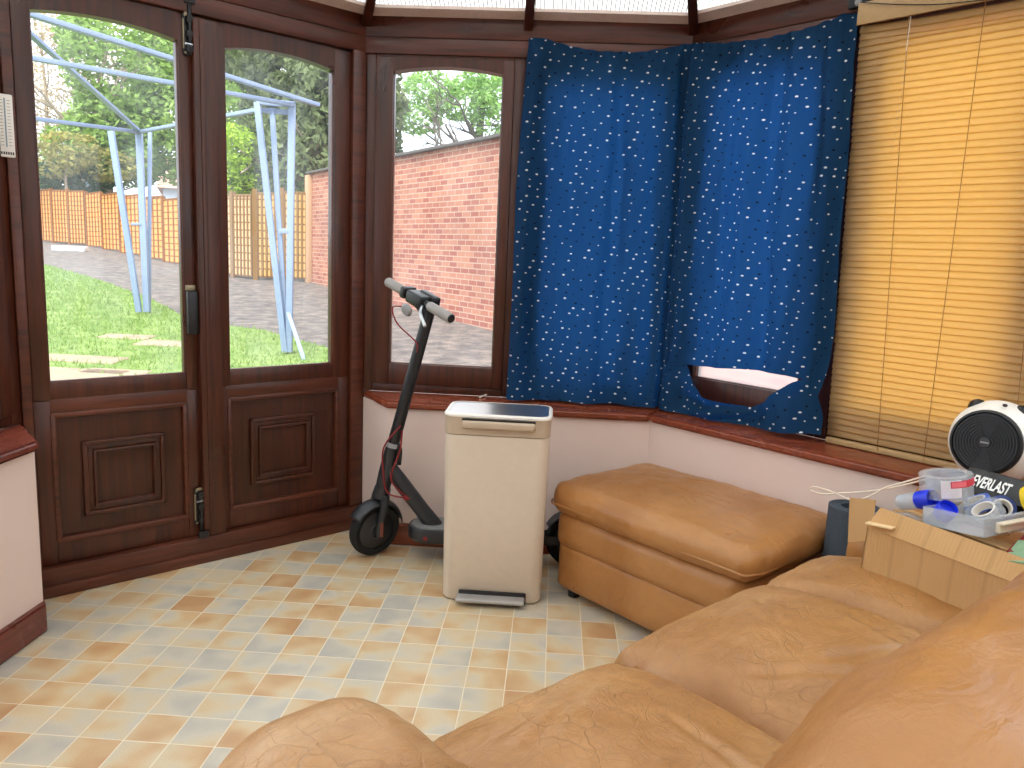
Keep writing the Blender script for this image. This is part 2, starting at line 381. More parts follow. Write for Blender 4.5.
# dwarf walls: inner paper face, .19 thick, with cut ends next to the doors
nA, nB, nL, nR = Vector((0, -1, 0)), Vector((-.719, -.695, 0)), Vector((1, 0, 0)), Vector((-1, 0, 0))
cB = Vector((.397, 3.064, 0)); IL = OD.x+.165
a0, a1 = Vector((-.795, 3.25, 0)), Vector((-.645, 3.064, 0))
e_out = PE; e_in = Vector((PE.x-.19, PE.y-.09, 0))
def prism(name, pts, z0, z1, mat, bev=0):
    bb = B(); bb.poly([(p.x, p.y, z0) for p in pts], (0, 0, z1-z0))
    if bev: bmesh.ops.bevel(bb.bm, geom=list(bb.bm.edges), offset=bev, segments=3, affect='EDGES')
    return bb.build(name, mat)
struct(prism('wall_back', [a0+Vector((0, .1, 0)), a0, a1, cB, OB, OB+Vector((0, .1, 0))], -.02, SZ-.028, M_WALL))
struct(prism('wall_right', [OB, cB, e_in, e_out], -.02, SZ-.028, M_WALL))
l0, l1 = Vector((IL, 2.185, 0)), Vector((-1.675, 2.36, 0))
struct(prism('wall_left', [Vector((OD.x-.02, -1.3, 0)), Vector((IL, -1.3, 0)), l0, l1, Vector((OD.x-.02, 2.36, 0))], -.02, SZ-.028, M_WALL))
struct(prism('wall_side', [e_out, e_in, Vector((PE.x-.19, -1.3, 0)), Vector((PE.x, -1.3, 0))], -.02, SZ-.028, M_WALL))
bb = B(); bb.box(OL.x-.1, PE.x+.1, -1.42, -1.3, -.02, 3.0); struct(bb.build('wall_front', M_WALL, smooth=False))
# sills with rounded nose
def sill(name, pts, m=None): return struct(prism(name, pts, SZ-.030, SZ, m or WS, .009))
sill('trim_1', [Vector((-.80, 3.262, 0)), Vector((-.655, 3.040, 0)), Vector((.388, 3.040, 0)), Vector((.482, 3.262, 0))])
sB0 = Vector((.389, 3.040, 0)); sill('trim_2', [Vector((.483, 3.262, 0)), sB0, sB0+dB*1.86, PE+Vector((.03, .0, 0))])
sill('trim_3', [Vector((OD.x-.01, -1.3, 0)), Vector((IL+.03, -1.3, 0)), Vector((IL+.03, 2.165, 0)), Vector((-1.685, 2.372, 0))], WSY)
# baseboards
def board(name, pts, h=.09):
    o = prism(name, pts, 0, h, WSY if name == 'baseboard_left' else WS, .005); return struct(o)
board('baseboard_back', [a1+Vector((-.03, .005, 0)), a1+Vector((-.018, -.018, 0)), cB+Vector((-.009, -.018, 0)), cB+Vector((0, .005, 0))])
board('baseboard_right', [cB+Vector((.001, .005, 0)), cB+Vector((-.007, -.019, 0)), cB+Vector((-.007, -.019, 0))+dB*1.7, cB+dB*1.7+Vector((.01, .01, 0))])
board('baseboard_left', [Vector((IL-.005, -1.3, 0)), Vector((IL+.02, -1.3, 0)), Vector((IL+.02, 2.168, 0)), Vector((-1.665, 2.365, 0)), Vector((-1.675, 2.36, 0)), Vector((IL-.005, 2.17, 0))])

# eaves header running round the room
def header(name, M, L, e0, e1):
    bb = B(); bb.poly([(-e0, .02, HZ-.010), (-e0, -.075, HZ+.010), (-e0, -.075, HZ+.022), (-e0, .02, HZ+.0)], (L+e0+e1, 0, 0)); fl_ = bb.build('trim_%s' % (int(name.split('_')[1])+40), plain('pale_eaves_board', (226, 206, 196), .6), M=M); struct(fl_)
    bb = B(); bb.box(-e0, L+e1, -.012, .09, HB, HZ+.01, .004); bb.box(-e0, L+e1, -.006, .07, HB-.006, HB+.002)
    bb.box(-e0, L+e1, -.010, .09, 1.958, HB-.003, .003)
    return struct(bb.build(name, WH, M=M))
header('trim_4', MD, LD, 0, .0); header('trim_5', MA, 1.285, 0, 0); header('trim_6', MB_, LB, 0, 0)
header('trim_7', ML, LL, 0, 0); header('trim_8', MR, LR, 0, 0)
# corner posts
def post(name, p, w=.05):
    bb = B(); bb.tube([(0, 0, 0), (0, 0, HZ)], w, 8); o = bb.build(name, WV, M=Matrix.Translation(p)); return struct(o)
for i, (p, w) in enumerate(((OD + Vector((-.045, .02, 0)), .05), (OA + Vector((-.03, .05, 0)), .05), (OB + Vector((.02, .045, 0)), .05), (PE+Vector((.04, .02, 0)), .05))):
    post('trim_%d' % (9+i), p, w)

# ---- joinery
def arc_pts(x0, x1, z, rise, n=20): return [(lerp(x0, x1, k/n), z + rise*(1-(2*k/n-1)**2)) for k in range(n+1)]
def sash(bb, x0, x1, z0, z1, px0, px1, pz0, pz1, rise, y0, y1, bev=.005):
    """frame with an arched opening, facing -Y"""
    bb.box(x0, px0, y0, y1, z0, z1, bev); bb.box(px1, x1, y0, y1, z0, z1, bev)
    bb.box(px0-.002, px1+.002, y0+.001, y1, z0, pz0, bev)
    ar = arc_pts(px0-.002, px1+.002, pz1, rise)
    bb.poly([(x, y0+.001, z) for x, z in ar] + [(px1+.002, y0+.001, z1), (px0-.002, y0+.001, z1)], (0, y1-y0, 0))
def bead(bb, px0, px1, pz0, pz1, rise, y0, w=.011, d=.014):
    """glazing bead following the opening"""
    bb.box(px0-w, px0+.004, y0-.002, y0+d, pz0-w, pz1, .003); bb.box(px1-.004, px1+w, y0-.002, y0+d, pz0-w, pz1, .003)
    bb.box(px0-w, px1+w, y0-.003, y0+d, pz0-w, pz0+.004, .003)
def glass(bb, px0, px1, pz0, pz1, rise, y):
    ar = arc_pts(px0-.004, px1+.004, pz1+.003, rise)
    bb.poly([(px0-.004, y, pz0-.004), (px1+.004, y, pz0-.004)] + [(x, y, z) for x, z in ar[::-1]], (0, .005, 0))
def window(n, M, x0, x1, px0, px1, pz0, pz1, rise, gm=M_GLASS, z0=SZ, z1=1.965):
    b0 = B(); fw = .045
    b0.box(x0, x0+fw, .0, .07, z0, z1, .004); b0.box(x1-fw, x1, .0, .07, z0, z1, .004); b0.box(x0+fw, x1-fw, .001, .07, z0, z0+.035, .004); b0.box(x0+fw, x1-fw, .001, .07, z1-.02, z1, .004)
    w = struct(b0.build('window_%d' % n, WV, M=M))
    b1 = B(); sash(b1, x0+fw-.002, x1-fw+.002, z0+.033, z1-.018, px0, px1, pz0, pz1, rise, -.006, .055)
    b1.build('sash', WV, w)
    b1 = B(); bead(b1, px0, px1, pz0, pz1, rise, .006); b1.build('glazing_bead', WH, w)
    b2 = B(); glass(b2, px0, px1, pz0, pz1, rise, .03); b2.build('pane', gm, w)
    return w
window(1, MA, 0.0, .64, -.688-OA.x, -.2515-OA.x, .722, 1.893, .022)
window(2, MA, .642, 1.285, .735, 1.19, .722, 1.893, .022)
window(3, MB_, 0, .70, .125, .575, .74, 1.893, .022, M_FROST)
window(4, MB_, .702, 1.30, .79, 1.22, .74, 1.893, .022, M_FROST)
window(5, MB_, 1.302, 2.25, 1.40, 2.14, .74, 1.893, .022)
for i in range(4):
    x0 = LL - (i+1)*.9; window(6+i, ML, x0, x0+.898, x0+.10, x0+.80, .72, 1.893, .02)
for i in range(3):
    x0 = i*1.05; window(10+i, MR, x0, x0+1.04, x0+.10, x0+.94, .72, 1.893, .02)

# ---- double doors (door plane local X 0..LD)
def T(t): return t + LD
bb = B()   # door surround
bb.box(0, .030, -.010, .07, 0, 1.965, .004); bb.box(T(-.058), T(.0), -.010, .07, 0, 1.965, .004)
bb.box(0, LD, -.022, .07, 0, .098, .006); bb.box(0, LD, -.034, .0, 0, .040, .004)
struct(bb.build('trim_13', WH, M=MD))
def door(n, x0, x1, px0, px1, pz1a, rise, pan, lab):
    d = thing('door_%d' % n, lab, 'door', MD); d['kind'] = 'structure'
    for k in ('label', 'category'): del d[k]
    z0, z1 = .100, 1.955
    b1 = B(); sash(b1, x0, x1, .66, z1, px0, px1, .722, pz1a, rise, .006, .055)
    b1.box(x0, pan[0], .006, .055, z0, .66, .003); b1.box(pan[1], x1, .006, .055, z0, .66, .003); b1.box(pan[0], pan[1], .007, .055, z0, .175, .003)
    b1.build('door_frame', WV, d)
    b1 = B(); bead(b1, px0, px1, .722, pz1a, rise, .014); b1.build('glazing_bead', WH, d)
    # raised moulding round the panel, panel, square bolection
    b1 = B(); X0, X1, Z0, Z1 = pan[0], pan[1], .175, .615
    for (a, c, e, f) in ((X0-.004, X0+.014, Z0, Z1), (X1-.014, X1+.004, Z0, Z1), (X0, X1, Z0-.004, Z0+.016), (X0, X1, Z1-.014, Z1+.004)): b1.box(a, c, .002, .03, e, f, .005)
    b1.box(X0-.01, X1+.01, .0065, .055, Z1, .665, .002)
    b1.build('panel_moulding', WH, d)
    b1 = B(); b1.box(X0, X1, .020, .045, Z0, Z1); dp = b1.build('door_panel', WP, d)
    q = pan[2:]; b1 = B()
    for k, (ins, yy, w) in enumerate(((0, .004, .017), (.017, .009, .016), (.033, .002, .010))):
        a, c, e, f = q[0]+ins, q[1]-ins, q[2]+ins, q[3]-ins
        y1 = .022
        for rr in ((a, a+w, e, f), (c-w, c, e, f), (a, c, e, e+w), (a, c, f-w, f)): b1.box(rr[0], rr[1], yy, y1, rr[2], rr[3], .004)
    m = b1.build('raised_square', WP, dp)
    b1 = B(); glass(b1, px0, px1, .722, pz1a, rise, .03); b1.build('pane', M_GLASS, d)
    return d
D1 = door(1, .032, T(-.680), T(-1.163), T(-.727), 1.865, .022, (T(-1.165), T(-.730), T(-1.078), T(-.808), .248, .512), '')
D2 = door(2, T(-.670), T(-.060), T(-.565), T(-.134), 1.870, .025, (T(-.575), T(-.11), T(-.488), T(-.212), .258, .525), '')
# cover strip between the doors (belongs to the right leaf)
b1 = B(); b1.box(T(-.684), T(-.600), -.022, .012, .100, 1.945, .006); b1.box(T(-.665), T(-.648), -.027, -.018, .105, 1.94, .003); b1.build('meeting_strip', WV, D2)
# bolts
def bolt(z0, z1, zh, flip):
    t = thing('door_bolt', '', 'bolt', MD)
    xc = T(-.695); b1 = B(); b1.box(xc-.017, xc+.017, -.002, .007, z0, z1, .003); b1.build('back_plate', BLK, t)
    b1 = B(); b1.tube([(xc+.004, -.010, z0-(.03 if not flip else -.01)), (xc+.004, -.010, z1-.01 if not flip else z1+.03)], .007, 12)
    for k in (.15, .5, .85): b1.box(xc-.008, xc+.016, -.018, .0, lerp(z0, z1, k)-.011, lerp(z0, z1, k)+.011, .003)
    b1.build('sliding_bar', BLK, t)
    b1 = B(); b1.tube([(xc+.004, -.014, zh), (xc+.004, -.028, zh), (xc-.020, -.034, zh)], .0035, 8); b1.build('bolt_lever', INOX, t)
    b1 = B()
    for k in (.06, .94): 
        for xx in (-.010, .012): b1.lathe([(0, 0), (.004, .0), (.0035, .0025), (0, .003)], axis_m((xc+xx, -.003, lerp(z0, z1, k)), (0, -1, 0)), 10)
    b1.box(xc-.012, xc+.012, -.007, .0, z1-.008, z1+.004, .002); b1.box(xc-.018, xc-.013, -.006, 0, z0+.02, z1-.02, .001); b1.build('bolt_trim', BRASS, t)
    b1 = B(); zz = z0-.045 if not flip else z1+.03; b1.box(xc-.014, xc+.022, -.030 if not flip else -.02, -.022 if not flip else .0, zz, zz+.026, .002); b1.build('keep_plate', BLK, t)
    return t
t = bolt(.145, .285, .245, False); t['label'] = 'black sliding bolt at the foot of the left glazed door'; t['group'] = 'door bolts'
t = bolt(1.82, 1.955, 1.85, True); t['label'] = 'black sliding bolt at the top of the left glazed door'; t['group'] = 'door bolts'
# lock case / handle plate between doors
t = thing('door_lock', 'black lock case with brass edge halfway up the left glazed door', 'lock', MD)
b1 = B(); b1.box(T(-.723), T(-.686), -.016, .006, .865, 1.02, .004); b1.build('lock_case', BLK, t)
b1 = B(); b1.box(T(-.724), T(-.688), .000, .006, 1.020, 1.040, .003); b1.build('strike_plate', BRASS, t)

# ---- roof: rafters and ribbed sheets
R1 = Vector((.0, 1.05, 2.82)); R2 = Vector((.0, -1.3, 2.82)); ov = HZ+.02
def up(p, z=ov): return Vector((p.x, p.y, z))
def sheet(name, pts, along):
    me = bpy.data.meshes.new(name); me.from_pydata([tuple(p) for p in pts], [], [tuple(range(len(pts)))]); uvl = me.uv_layers.new()
    for i, l in enumerate(me.loops): uvl.data[i].uv = (pts[l.vertex_index].dot(along), pts[l.vertex_index].z)
    me.materials.append(M_ROOF); o = bpy.data.objects.new(name, me); C.objects.link(o)
    md = o.modifiers.new('s', 'SOLIDIFY'); md.thickness = .016; md.offset = 1; return struct(o)
def out(p, n, k=.06): return p - n*k
nD = Vector((.7071, -.7071, 0))
sheet('ceiling', [up(OA), up(OB), R1], dA)
sheet('ceiling', [up(OD), up(OA), R1], dD)
sheet('ceiling', [up(OB), up(PE), R1], dB)
sheet('ceiling', [up(OL), up(OD), R1, R2], dL)
sheet('ceiling', [up(PE), up(corners[5]), R2, R1], dL)
def rafter(p, q, w=.022, h=.05, i=0):
    d = (q-p); L = d.length; M = axis_m(p, d, Vector((0, 0, 1)))
    bb = B(); bb.box(-h, .0, -w/2, w/2, -.0, L, .003, mat=M); bb.box(-h-.008, -h+.01, -w*.8, w*.8, -.0, L, .003, mat=M)
    return bb.build('trim_%d' % (14+i), WHD if False else WV)
k = 0
mid = lambda a, c, t: a.lerp(c, t)
for p, q in [(OA, R1), (OB, R1), (OD, R1), (PE, R1), (mid(OA, OB, .5), R1.lerp(up(mid(OA, OB, .5)), .0))] + \
            [(OL.lerp(OD, f), R1.lerp(R2, 1-f)) for f in (.25, .5, .75)] + [(Vector((PE.x, lerp(-1.3, PE.y, f), 0)), R1.lerp(R2, 1-f)) for f in (.25, .5, .75)] + [(mid(OB, PE, .36), R1), (mid(OD, OA, .5), R1)]:
    struct(rafter(up(p, HZ+.01), q, i=k)); k += 1
struct(rafter(R2, R1, .05, .08, i=k)); k += 1

# ================================================================ CURTAIN
SC = 1.285   # unrolled S of the corner
def wpos(S, h, q):
    if S <= SC: a = MA @ Vector((S, -q, h))
    else: a = MB_ @ Vector((S-SC, -q, h))
    return a
def wpos_s(S, h, q, r=.07):
    if abs(S-SC) < r:
        t = (S-SC+r)/(2*r); a = wpos(SC-r, h, q); c = wpos(SC+r, h, q)
        cx = MA @ Vector((SC - q*math.tan(radians(23)), -q, h))
        return a*(1-t)**2 + cx*2*t*(1-t) + c*t*t
    return wpos(S, h, q)
def toS(x, y, q):
    P = atpl(x, y, MA @ Vector((0, -q, 0)), nA); l = MA.inverted() @ P
    if l.x < SC - q*.42: return l.x, l.z
    P = atpl(x, y, MB_ @ Vector((0, -q, 0)), nB); l = MB_.inverted() @ P
    return SC + l.x, l.z
topS = [toS(x, y, .035) for x, y in ((529, 38), (541, 37), (571, 46), (597, 50.5), (637, 52), (665, 48), (685, 44), (702, 42), (719, 43), (764, 38), (806, 28), (833, 18), (845, 13), (859, 13))]
botS = [toS(x, y, .10) for x, y in ((507, 398), (560, 401), (620, 404), (645, 406), (667, 409), (704, 418), (746, 426), (784, 432), (821, 435), (828, 431))]
upS = [toS(x, y, .06) for x, y in ((683, 364), (697, 366), (740, 369), (787, 375), (801, 379))]
loS = [toS(x, y, .085) for x, y in ((683, 364), (690, 377), (697, 386), (710, 396), (725, 402), (745, 407), (765, 402), (780, 391), (790, 383), (801, 379))]
def curtain():
    NX, N1, N2 = 300, 84, 16
    lefth = [(0, topS[0][0])] + [(k, toS(x, y, .05)[0]) for k, x, y in ((.14, 524, 88), (.4, 516, 180), (.65, 513, 273), (.98, 507.5, 393))]
    righth = [(0, topS[-1][0])] + [(k, toS(x, y, .06)[0]) for k, x, y in ((.3, 849, 140), (.55, 840, 240), (.76, 833, 330), (.85, 827, 370), (.91, 820, 396), (.96, 827, 416), (1.0, 828, 431))]
    bm = bmesh.new(); uvl = bm.loops.layers.uv.new()
    def fold(a, w, S):
        d = abs(S-SC)
        q = .018*sin(a*38+2*noise.noise(Vector((a*6, w*1.5, 0))))*(.55+.6*w) + .010*noise.noise(Vector((a*22, w*2.5, 3)))*2
        q += .022*math.exp(-((S-SC+.06)/.03)**2)*(1-.2*w) + .018*math.exp(-((S-SC-.02)/.025)**2) - .012*math.exp(-((S-SC+.015)/.02)**2)
        q += .012*math.exp(-((a-.03)/.02)**2) + .010*math.exp(-((a-.93)/.015)**2)
        q += .006*noise.noise(Vector((a*9, w*10, 7))) + .0035*noise.noise(Vector((a*40, w*30, 1)))
        return q
    rows = []
    for i in range(NX+1):
        a = i/NX; col = []
        Sm = lerp(interp(.5, lefth), interp(.5, righth), a)
        for part, N in ((0, N1), (1, N2)):
            for j in range(N+1):
                St = lerp(topS[0][0], topS[-1][0], a); Sb = lerp(interp(1, lefth), interp(1, righth), a)
                zt = interp(St, topS); zb = interp(Sb, botS)
                S85 = lerp(interp(.87, lefth), interp(.87, righth), a)
                if S85 <= upS[0][0] or S85 >= upS[-1][0]:
                    dd = max(upS[0][0]-S85, S85-upS[-1][0]); e = min(1, dd/.10)
                    zu = lerp(upS[0][1] if S85 <= upS[0][0] else upS[-1][1], lerp(zt, zb, .87), e); zl = zu
                else: zu = interp(S85, upS); zl = interp(S85, loS)
                if part == 0: z = lerp(zt, zu, j/N)
                else: z = lerp(zl, zb, j/N)
                w = (zt-z)/(zt-zb); S = lerp(interp(w, lefth), interp(w, righth), a)
                q = .036 + .02*w + fold(a, w, S)
                if w < .05: q = lerp(.030 + .006*sin(a*140), q, w/.05)
                if w > .80: q += .055*((w-.80)/.20)**1.5
                if part == 1:
                    mk = max(0, 1-abs(S-1.56)/.30); q += mk*(.022*(1-j/N) + .012*sin(j/N*9+a*30))
                q = max(q, .026)
                z = max(z, SZ+.004)
                col.append((wpos_s(S, z, q), (S + .02*sin(w*5), z)))
        rows.append(col)
    V = [[bm.verts.new(p[0]) for p in col] for col in rows]
    for i in range(NX):
        for j in range(N1+N2+1):
            if j == N1: continue
            f = bm.faces.new((V[i][j], V[i+1][j], V[i+1][j+1], V[i][j+1])); f.smooth = True
            for l, (ii, jj) in zip(f.loops, ((i, j), (i+1, j), (i+1, j+1), (i, j+1))): l[uvl].uv = rows[ii][jj][1]
    bmesh.ops.remove_doubles(bm, verts=bm.verts, dist=1e-5)
    me = bpy.data.meshes.new('curtain'); bm.to_mesh(me); bm.free(); me.materials.append(M_CUR)
    o = bpy.data.objects.new('curtain_cloth', me); C.objects.link(o); return o, rows
ct = thing('curtain', 'navy curtain with white flecks strung across the bay corner windows', 'curtain', Matrix.Translation(wpos(SC, SZ, .05)))
co, crow = curtain(); co.parent = ct; co.matrix_world = Matrix()
b1 = B(); b1.tube([c[0][0] + Vector((0, 0, .003)) for c in crow[::3]], .0045, 6)
b1.tube([crow[0][0][0] + Vector((.0, 0, .003)), crow[0][0][0] + Vector((-.008, .02, -.004)), wpos(crow[0][0][1][0]-.01, crow[0][0][1][1]-.03, .004)], .003, 6)
e = crow[-1][0][0]; b1.tube(bez([e, e+Vector((.012, -.012, .002)), e+Vector((.016, -.016, -.04)), e+Vector((.012, -.014, -.075))], 6), .003, 6)
b1.build('curtain_string', plain('off_white_cord', (222, 208, 190), .7), ct)

# small white strip lying on sill by the curtain
b1 = B(); P = [atz(x, y, SZ+.006) for x, y in ((480, 397), (490, 394), (506, 392.5))]; b1.tube(bez(P, 6), [.004]*13, 8)
tag(b1.build('cable_end', WHT), 'short white plastic strip lying on the sill left of the curtain', 'plastic strip')

# ================================================================ BLIND
def tB(x, y, q):
    l = MB_.inverted() @ atpl(x, y, MB_ @ Vector((0, -q, 0)), nB); return l.x, l.z
bt = thing('venetian_blind', 'beige slatted venetian blind closed over the right hand window', 'blind', MB_ @ Matrix.Translation((.71, -.03, SZ)))
bz0, bz1 = SZ+.022, 1.955; NS = 63; XR = 1.42
def bl_left(z): return lerp(.722, .683, (z-SZ)/1.4)
for k in range(NS):
    z = lerp(bz0+.018, bz1, k/(NS-1)); b1 = B(); n = 5; w = .0255
    tilt = radians(74) + .03*noise.noise(Vector((k*.7, 0, 0)))
    x0 = bl_left(z) + .0025*noise.noise(Vector((k*1.3, 5, 0))); sag = .010 if k >= NS-2 else .0
    P = []
    segs = 14
    for j in range(n+1):
        s = (j/n-.5)*w; cam_ = .0022*(1-(2*j/n-1)**2)
        y = -.030 - s*cos(tilt)*-1 - cam_*sin(tilt); zz = z + s*sin(tilt)*1 - cam_*cos(tilt)*0
        row = []
        for i in range(segs+1):
            f = i/segs; row.append(b1.bm.verts.new((lerp(x0, XR, f), y + .0006*sin(f*9+k), zz - sag*4*f*(1-f))))
        P.append(row)
    for j in range(n):
        for i in range(segs): b1.bm.faces.new((P[j][i], P[j][i+1], P[j+1][i+1], P[j+1][i]))
    o = b1.build('slat', M_SLAT, bt, M=MB_)
    md = o.modifiers.new('s', 'SOLIDIFY'); md.thickness = .0012
SOL = plain('beige_rail', (180, 146, 98), .45)
b1 = B(); b1.box(bl_left(SZ), XR, -.044, -.020, SZ+.002, SZ+.022, .004); b1.build('bottom_rail', SOL, bt, M=MB_)
b1 = B(); b1.box(bl_left(2)-.004, XR, -.046, -.014, 1.972, 2.006, .003); b1.box(bl_left(2)-.004, XR, -.052, -.047, 1.965, 2.032, .002); b1.build('head_rail', SOL, bt, M=MB_)
CORD = plain('ladder_cord', (150, 104, 58), .8)
for xa, xb in (((909, 20), (878, 447)), ((985, 10), (924, 459)), ((1060, 0), (1010, 480))):
    u0, u1 = tB(*xa, .045)[0], tB(*xb, .045)[0]; b1 = B()
    b1.tube([(lerp(u1, u0, k/10), -.0475, lerp(SZ+.012, 1.97, k/10)) for k in range(11)], .0011, 6); b1.build('ladder_cord', CORD, bt, M=MB_)
b1 = B(); x_ = tB(907, 55, .05)[0]; b1.tube([(x_, -.054, 1.96), (x_-.001, -.056, 1.86)], .0008, 6)
for k in range(14): b1.lathe([(0, -.002), (.0028, 0), (0, .002)], Matrix.Translation((x_-.0005*k, -.056, 1.85-.021*k)), 8)
b1.build('pull_chain', WHT, bt, M=MB_)

# black bracket and wire above the blind
t = thing('wire_bracket', 'small black plastic bracket on the header between curtain and blind', 'bracket', MB_)
xx, zz = tB(858, 3, .03); b1 = B(); b1.box(xx-.035, xx+.035, -.032, -.012, zz-.014, zz+.018, .006); b1.build('bracket_body', BLK, t)
b1 = B(); b1.lathe([(0, 0), (.010, 0), (.011, .008), (.006, .012), (0, .012)], axis_m((xx+.005, -.032, zz), (0, -1, 0)), 16); b1.build('bracket_knob', GREY, t)
b1 = B(); x2 = [tB(*p, .05) for p in ((862, 3), (900, 5), (940, 5), (980, 1), (1024, -4), (1060, -12))]; b1.tube(bez([(MB_ @ Vector((a, -.058, z))) for a, z in x2], 8), .0016, 6)
tag(b1.build('wire', BLK), 'thin black wire drooping above the head rail of the blind', 'wire')
# thermometer on the left post
t = thing('thermometer', 'white strip thermometer fixed to the post left of the doors', 'thermometer', MD)
lx = LL - .028; b1 = B()
P = [MD.inverted() @ atpl(x, y, MD @ Vector((0, -.012, 0)), Vector((.7071, -.7071, 0))) for x, y in ((12, 95), (14, 158))]; zt_, zb_ = P[0].z, P[1].z
xr = P[0].x; b1.box(xr-.050, xr, -.016, -.008, zb_, zt_, .004); b1.build('scale_plate', WHT, t)
b1 = B(); b1.tube([(xr-.022, -.018, zb_+.03), (xr-.022, -.018, zt_-.012)], .0018, 8); b1.build('glass_tube', plain('bluish_glass', (150, 170, 184), .2), t)
b1 = B()
for k in range(15):
    z = lerp(zb_+.035, zt_-.018, k/14); b1.box(xr-.016, xr-.008, -.0165, -.0155, z-.0005, z+.0005); b1.box(xr-.036, xr-.028, -.0165, -.0155, z-.0005, z+.0005)
for k in range(6): b1.box(xr-.038+k*.006, xr-.034+k*.006, -.0165, -.0155, zb_+.008, zb_+.016)
b1.build('scale_marks', BLK, t)

# ================================================================ BIN
bx0, bx1, by0, by1 = -.352, .006, 2.560, 2.785
t = thing('pedal_bin', 'tall stone coloured pedal bin with steel lid beside the scooter', 'bin', Matrix.Translation(((bx0+bx1)/2, (by0+by1)/2, 0)))
def rrect(hx, hy, r, n=8):
    pts = []
    for cx, cy, a0 in ((hx-r, hy-r, 0), (-hx+r, hy-r, 90), (-hx+r, -hy+r, 180), (hx-r, -hy+r, 270)):
        for k in range(n+1): a = radians(a0+90*k/n); pts.append((cx+r*cos(a), cy+r*sin(a)))
    return pts
def loft(bb, secs, capt=True, capb=True):
    rs = [[bb.bm.verts.new((x, y, z)) for x, y in s] for s, z in secs]; n = len(rs[0])
    for a, c in zip(rs, rs[1:]):
        for k in range(n): bb.bm.faces.new((a[k], a[(k+1) % n], c[(k+1) % n], c[k]))
    if capb: bb.bm.faces.new(rs[0][::-1])
    if capt: bb.bm.faces.new(rs[-1])
hx, hy = (bx1-bx0)/2, (by1-by0)/2
b1 = B(); loft(b1, [(rrect(hx-.012, hy-.010, .038), .004), (rrect(hx-.007, hy-.006, .04), .010), (rrect(hx-.004, hy-.003, .042), .3), (rrect(hx-.001, hy-.001, .042), .592)]); b1.build('body', BINS, t)
b1 = B(); loft(b1, [(rrect(hx+.001, hy+.001, .043), .595), (rrect(hx+.002, hy+.002, .043), .652), (rrect(hx+.003, hy+.003, .043), .658), (rrect(hx-.002, hy-.002, .04), .663), (rrect(hx-.010, hy-.010, .036), .663), (rrect(hx-.012, hy-.012, .036), .660)]); lc = b1.build('lid_collar', BINP, t)
b1 = B(); loft(b1, [(rrect(hx+.004, hy+.004, .045), .655), (rrect(hx+.004, hy+.004, .045), .661), (rrect(hx-.001, hy-.001, .042), .666), (rrect(hx-.009, hy-.009, .036), .666)], capt=False, capb=False); b1.build('lid_rim', BINL, lc)
b1 = B(); loft(b1, [(rrect(hx-.009, hy-.009, .036), .6635), (rrect(hx-.009, hy-.009, .036), .6645)]); b1.build('lid_plate', INOX, lc)
b1 = B(); b1.box(-.118, .128, -hy-.020, -hy+.004, .618, .646, .009, 4); b1.build('lid_handle', BINP, lc)
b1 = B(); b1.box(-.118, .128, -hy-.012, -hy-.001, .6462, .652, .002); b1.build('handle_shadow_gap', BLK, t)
b1 = B(); b1.box(-.118, .118, -hy-.050, -hy+.01, .018, .032, .006, 3); b1.build('pedal', plain('satin_pedal', (166, 162, 158), .38, .2), t)
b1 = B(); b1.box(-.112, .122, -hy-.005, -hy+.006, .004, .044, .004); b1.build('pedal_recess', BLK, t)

# ================================================================ SCOOTER
hub = Vector((-.665, 2.925, .110)); barL, barR = Vector((-.655, 3.055, 1.070)), Vector((-.365, 2.765, .963))
ax = (barR-barL).normalized(); axh = Vector((ax.x, ax.y, 0)).normalized(); axh = (axh*.96 + Vector((0, 0, -.10))).normalized()
t = thing('electric_scooter', 'dark grey electric scooter parked against wall beside the bin', 'scooter', Matrix.Translation((-.3, 2.92, 0)))
def put(bb, name, mat, par=None): return bb.build(name, mat, par or t, M=Matrix())
def wheel(c, axis, r=.108):
    M = axis_m(c, axis); b1 = B(); w = .024
    prof = [(r-.030, -w*.8), (r-.012, -w), (r-.003, -w*.6), (r, 0), (r-.003, w*.6), (r-.012, w), (r-.030, w*.8)]
    b1.lathe(prof, M, 48, close=True); o = put(b1, 'tyre', RUB)
    b1 = B(); b1.lathe([(0, -.026), (.030, -.026), (.034, -.022), (.062, -.020), (.072, -.016), (.079, -.014), (.079, .014), (.072, .016), (.062, .020), (.034, .022), (.030, .026), (0, .026)], M, 40); put(b1, 'wheel_hub', SCG, o)
wheel(hub, axh); rearc = Vector((.115, 2.935, .110)); wheel(rearc, (0, -1, 0))
fwd = Vector((0, 0, 1)).cross(axh).normalized()   # travel direction of the turned wheel
st0 = Vector((-.638, 2.922, .262)); st1 = Vector((-.605, 2.922, .42)); st2 = Vector((-.462, 2.900, .985))
sd_ = (st2-st1).normalized()
# fork
b1 = B()
for s in (-1, 1):
    o_ = axh*s*.036
    b1.tube(bez([st0 + o_*.75 + Vector((0, 0, -.005)), st0.lerp(hub, .35)+o_, hub + o_ + Vector((0, 0, .015)), hub + o_ - Vector((0, 0, .02))], 6), [.017]*10+[.016]*9, 12)
b1.tube([st0 + sd_*.02 - Vector((0, 0, .0)), st0 - sd_*.02], [.032, .036], 16)
fork = put(b1, 'fork', SCG)
b1 = B()
for s in (-1, 1):
    b1 = B(); b1.tube([hub + axh*s*.052 + Vector((.0, 0, .045)), hub + axh*s*.054 - Vector((0, 0, .012))], .007, 8)
    put(b1, 'fork_reflector', plain('dim_red_reflector', (120, 62, 50), .3), fork)
